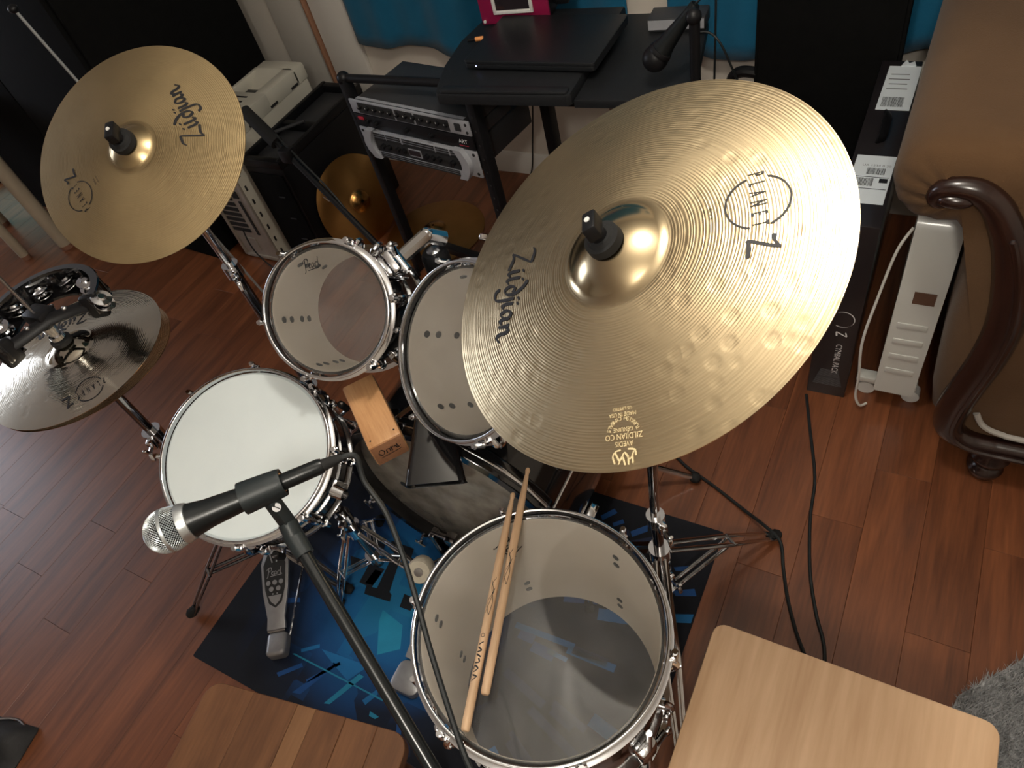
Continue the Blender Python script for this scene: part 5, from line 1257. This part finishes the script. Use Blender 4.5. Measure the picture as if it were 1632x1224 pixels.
q = MB(); q.lathe([(.0106, .0015), (.0116, .0015), (.0116, -.0015), (.0106, -.0015)], 24); q.build('plug_ring', K['chrome'], xc)

dm = (G - T).normalized(); ST = V((-.124, -.064, 0.0))
t = thing('microphone_boom_stand', 'black microphone boom stand reaching in from the bottom edge', 'stand', ST)
def B_(p): return V(p) - ST
Md = Matrix.Translation(B_(T)) @ dm.to_track_quat('Z', 'Y').to_matrix().to_4x4()
q = MB(); q.lathe([(.0135, -.002), (.0165, -.002), (.0172, .002), (.0195, .044), (.0195, .047), (.0165, .047), (.0135, .0)], 32, 0, Md, closed=True); cl = q.build('clip_sleeve', K['clip'], t)
cp_ = B_(T.lerp(G, .16)); bt_ = B_((-.563, .192, 1.030)); top_ = B_((-.5655, .200, 1.062))
ax = (bt_ - cp_).normalized()
q = MB(); q.box(cp_.lerp(bt_, .52), (.019, .016, .040), frame(-ax) if ax.z < 0 else frame(ax), bev=.003); cj = q.build('clip_joint', K['clip'], t)
vw = (V((0, 0, 1.73)) - (cp_ + ST)).normalized()
sc_ = cp_.lerp(bt_, .42) + vw * .0095
q = MB(); q.cyl(sc_, sc_ + vw * .003, .0052, seg=16); sw = q.build('clip_screw', K['steel'], cj)
q = MB(); q.box(sc_ + vw * .0031, (.0090, .0012, .0006), frame(vw)); q.build('screw_slot', K['dark'], sw)
e0 = B_((-.565, .190, 1.033)); e1 = B_((-.124, -.064, .799)); bd = (e1 - e0).normalized()
q = MB(); q.cyl(e0 + bd * .004 - V((0, 0, 0)), e0 + bd * .036, .0125, .0115, 18); q.cyl(cp_.lerp(bt_, .8), e0 + bd * .012, .0115, seg=16); q.build('thread_collar', K['clip'], t)
q = MB(); q.cyl(e0 + bd * .03, e1 + bd * .05, .0082, .0082, 20); q.build('boom_arm', K['boom'], t)
q = MB(); q.cyl((0, 0, .06), (0, 0, .79), .0125, seg=18); q.build('post', K['boom'], t)
q = MB(); q.cyl((-.02, .02, .795), (.02, -.02, .795), .022, seg=18); q.build('clutch', K['clip'], t)
for a in (-75, 45, 165):
    a_ = math.radians(a); q = MB(); q.cyl((0, 0, .10), (.19 * math.cos(a_), .19 * math.sin(a_), .015), .009, seg=10); lg = q.build('leg', K['boom'], t)
    q = MB(); q.cyl((.18 * math.cos(a_), .18 * math.sin(a_), .020), (.20 * math.cos(a_), .20 * math.sin(a_), .012), .012, seg=10); q.build('rubber_foot', K['rubber'], lg)
xe = T - dm * .068
cable('microphone_cable', 'dark microphone cable curving down beside the boom arm', [xe, xe - dm * .018 + V((.004, 0, -.004)), (-.500, .272, 1.052), (-.470, .256, 1.025), (-.437, .226, .998), (-.403, .188, .966), (-.364, .144, .939), (-.298, .080, .912), (-.268, .058, .900), (-.243, .040, .85), (-.235, -.03, .60), (-.21, -.16, .25), (-.2, -.28, .006)], .0036)

# ================================================================== STICKS
def stick(label, tip, butt):
    tip = V(tip); butt = V(butt); d = (tip - butt).normalized()
    t = thing('drumstick', label, 'drumstick', butt, rot=d.to_track_quat('Z', 'Y').to_matrix(), group='drumsticks on the floor tom')
    L = .406
    pr_ = [(0, 0), (.0055, .0), (.0070, .003), (.0073, .010), (.0073, .29), (.0062, .34), (.0042, .385), (.0033, .393), (.0044, .398), (.0046, .402), (.0030, .4055), (0, .406)]
    q = MB(); q.lathe(pr_, 20); q.build('wood', K['stick'], t)
    return t, Matrix.Identity(4)
def stick_print(t, view):
    """thin flourish and bold mark on the side facing up"""
    iv = (t.matrix_world.to_3x3().inverted() @ V(view)).normalized(); a = math.atan2(iv.y, iv.x)
    def fn(u, v): return (.00745 * math.cos(a + v / .0074), .00745 * math.sin(a + v / .0074), u)
    q = MB(); strokes(q, [[(.175, .003), (.195, -.004), (.215, .003), (.235, -.003)], [(.175, .003), (.20, .005), (.225, -.001), (.240, .004)], [(.178, -.004), (.200, .001), (.222, .005)]], fn, pen=.0011, nib=20, thin=.7); q.build('flourish', K['ink'], t, ang=0)
    return fn
zf = .6165
t, _ = stick('upper drumstick lying on the floor tom with its tip past the rim', (-.5215, .5800, .6205), (-.4080, .1880, .6145)); bpy.context.view_layer.update(); stick_print(t, (0, -.3, 1))
t, _ = stick('lower drumstick with bold dark lettering on the floor tom', (-.5215, .5120, .6205), (-.4120, .1300, .6130)); bpy.context.view_layer.update(); fn = stick_print(t, (0, -.3, 1))
q = MB(); strokes(q, [[(.070, -.004), (.078, .004)], [(.078, .004), (.080, -.004)], [(.084, -.003), (.090, .003), (.094, -.003), (.088, -.004)], [(.098, -.004), (.100, .003), (.106, .001)], [(.108, .004), (.112, -.004)], [(.115, -.004), (.118, .003), (.123, -.003)], [(.127, -.003), (.132, .004)]], fn, pen=.0028, nib=40, thin=.5); q.build('lettering', K['ink'], t, ang=0)
q = MB(); put_text(q, 'O', .009, lambda x, y: fn(.142 + x, y)); q.build('round_mark', K['ink'], t, ang=0)

# ================================================================== SEATS
t = thing('wooden_stool', 'light wooden stool with rounded corners at lower right', 'stool', (0.072, 0.315, 0))
q = MB(); q.prism(rrect(-.215, .215, -.175, .175, .022), .428, .450, bev=.004); q.build('seat', K['stool'], t)
for x, y in ((-.18, -.14), (.18, -.14), (.18, .14), (-.18, .14)):
    q = MB(); q.box((x, y, .222), (.038, .038, .412), bev=.004); q.build('leg', K['stool'], t)
q = MB()
for y in (-.14, .14): q.box((0, y, .395), (.33, .02, .06), bev=.002)
for x in (-.18, .18): q.box((x, 0, .395), (.02, .25, .06), bev=.002)
q.build('apron', K['stool'], t)
CA = math.radians(10.3); ca = V((-.978, .026, 0)); xd = V((math.cos(CA), math.sin(CA), 0)); yd = V((-math.sin(CA), math.cos(CA), 0))
cc = ca + xd * .212 - yd * .20
t = thing('wooden_chair', 'worn brown wooden seat of glued boards at the bottom left', 'chair', (cc.x, cc.y, 0), CA)
outl = []
for x, y in rrect(-.218, .214, -.20, .200, .030): outl.append((x, y + .006 * (1 - (x / .21) ** 2) * (y > 0)))
cuts = [-.22, -.115, -.018, .022, .085, .150, .22]
for k in range(len(cuts) - 1):
    p = clip(clip(outl, -1, 0, -(cuts[k] + .0003)), 1, 0, cuts[k + 1] - .0003)
    q = MB(); q.prism(p, .428, .450 + (.0002 if k % 2 else 0), bev=.0012, seg=1); o = q.build('board', K['seat_light'] if k == 2 else K['seat'], t)
for x, y in ((-.17, -.155), (.17, -.155), (.17, .155), (-.17, .155)):
    q = MB(); q.cyl((x * 1.08, y * 1.08, .003), (x, y, .43), .015, .019, 14); q.build('leg', K['seat'], t)
q = MB()
for y in (-.155, .155): q.cyl((-.175, y, .2), (.175, y, .2), .010, seg=10)
q.build('stretcher', K['seat'], t)

# floor cables
cable('floor_cable', 'black cable running over the cymbal stand foot to the stool', [(-.52, 1.10, .005), (-.43, 1.07, .006), (-.385, 1.045, .006), (-.30, 1.01, .006), (-.21, .965, .010), (-.150, .925, .034), (-.105, .895, .036), (-.082, .84, .008), (-.055, .77, .005), (-.02, .70, .005), (.035, .60, .005), (.05, .45, .005)], .0042, n=6)
cable('floor_cable', 'black cable running straight from the black carton to the stool', [(-.150, 1.385, .005), (-.115, 1.27, .005), (-.07, 1.12, .005), (-.055, 1.0, .005), (-.025, .86, .005), (.01, .76, .005), (.048, .67, .005), (.07, .5, .005)], .0042, n=6)
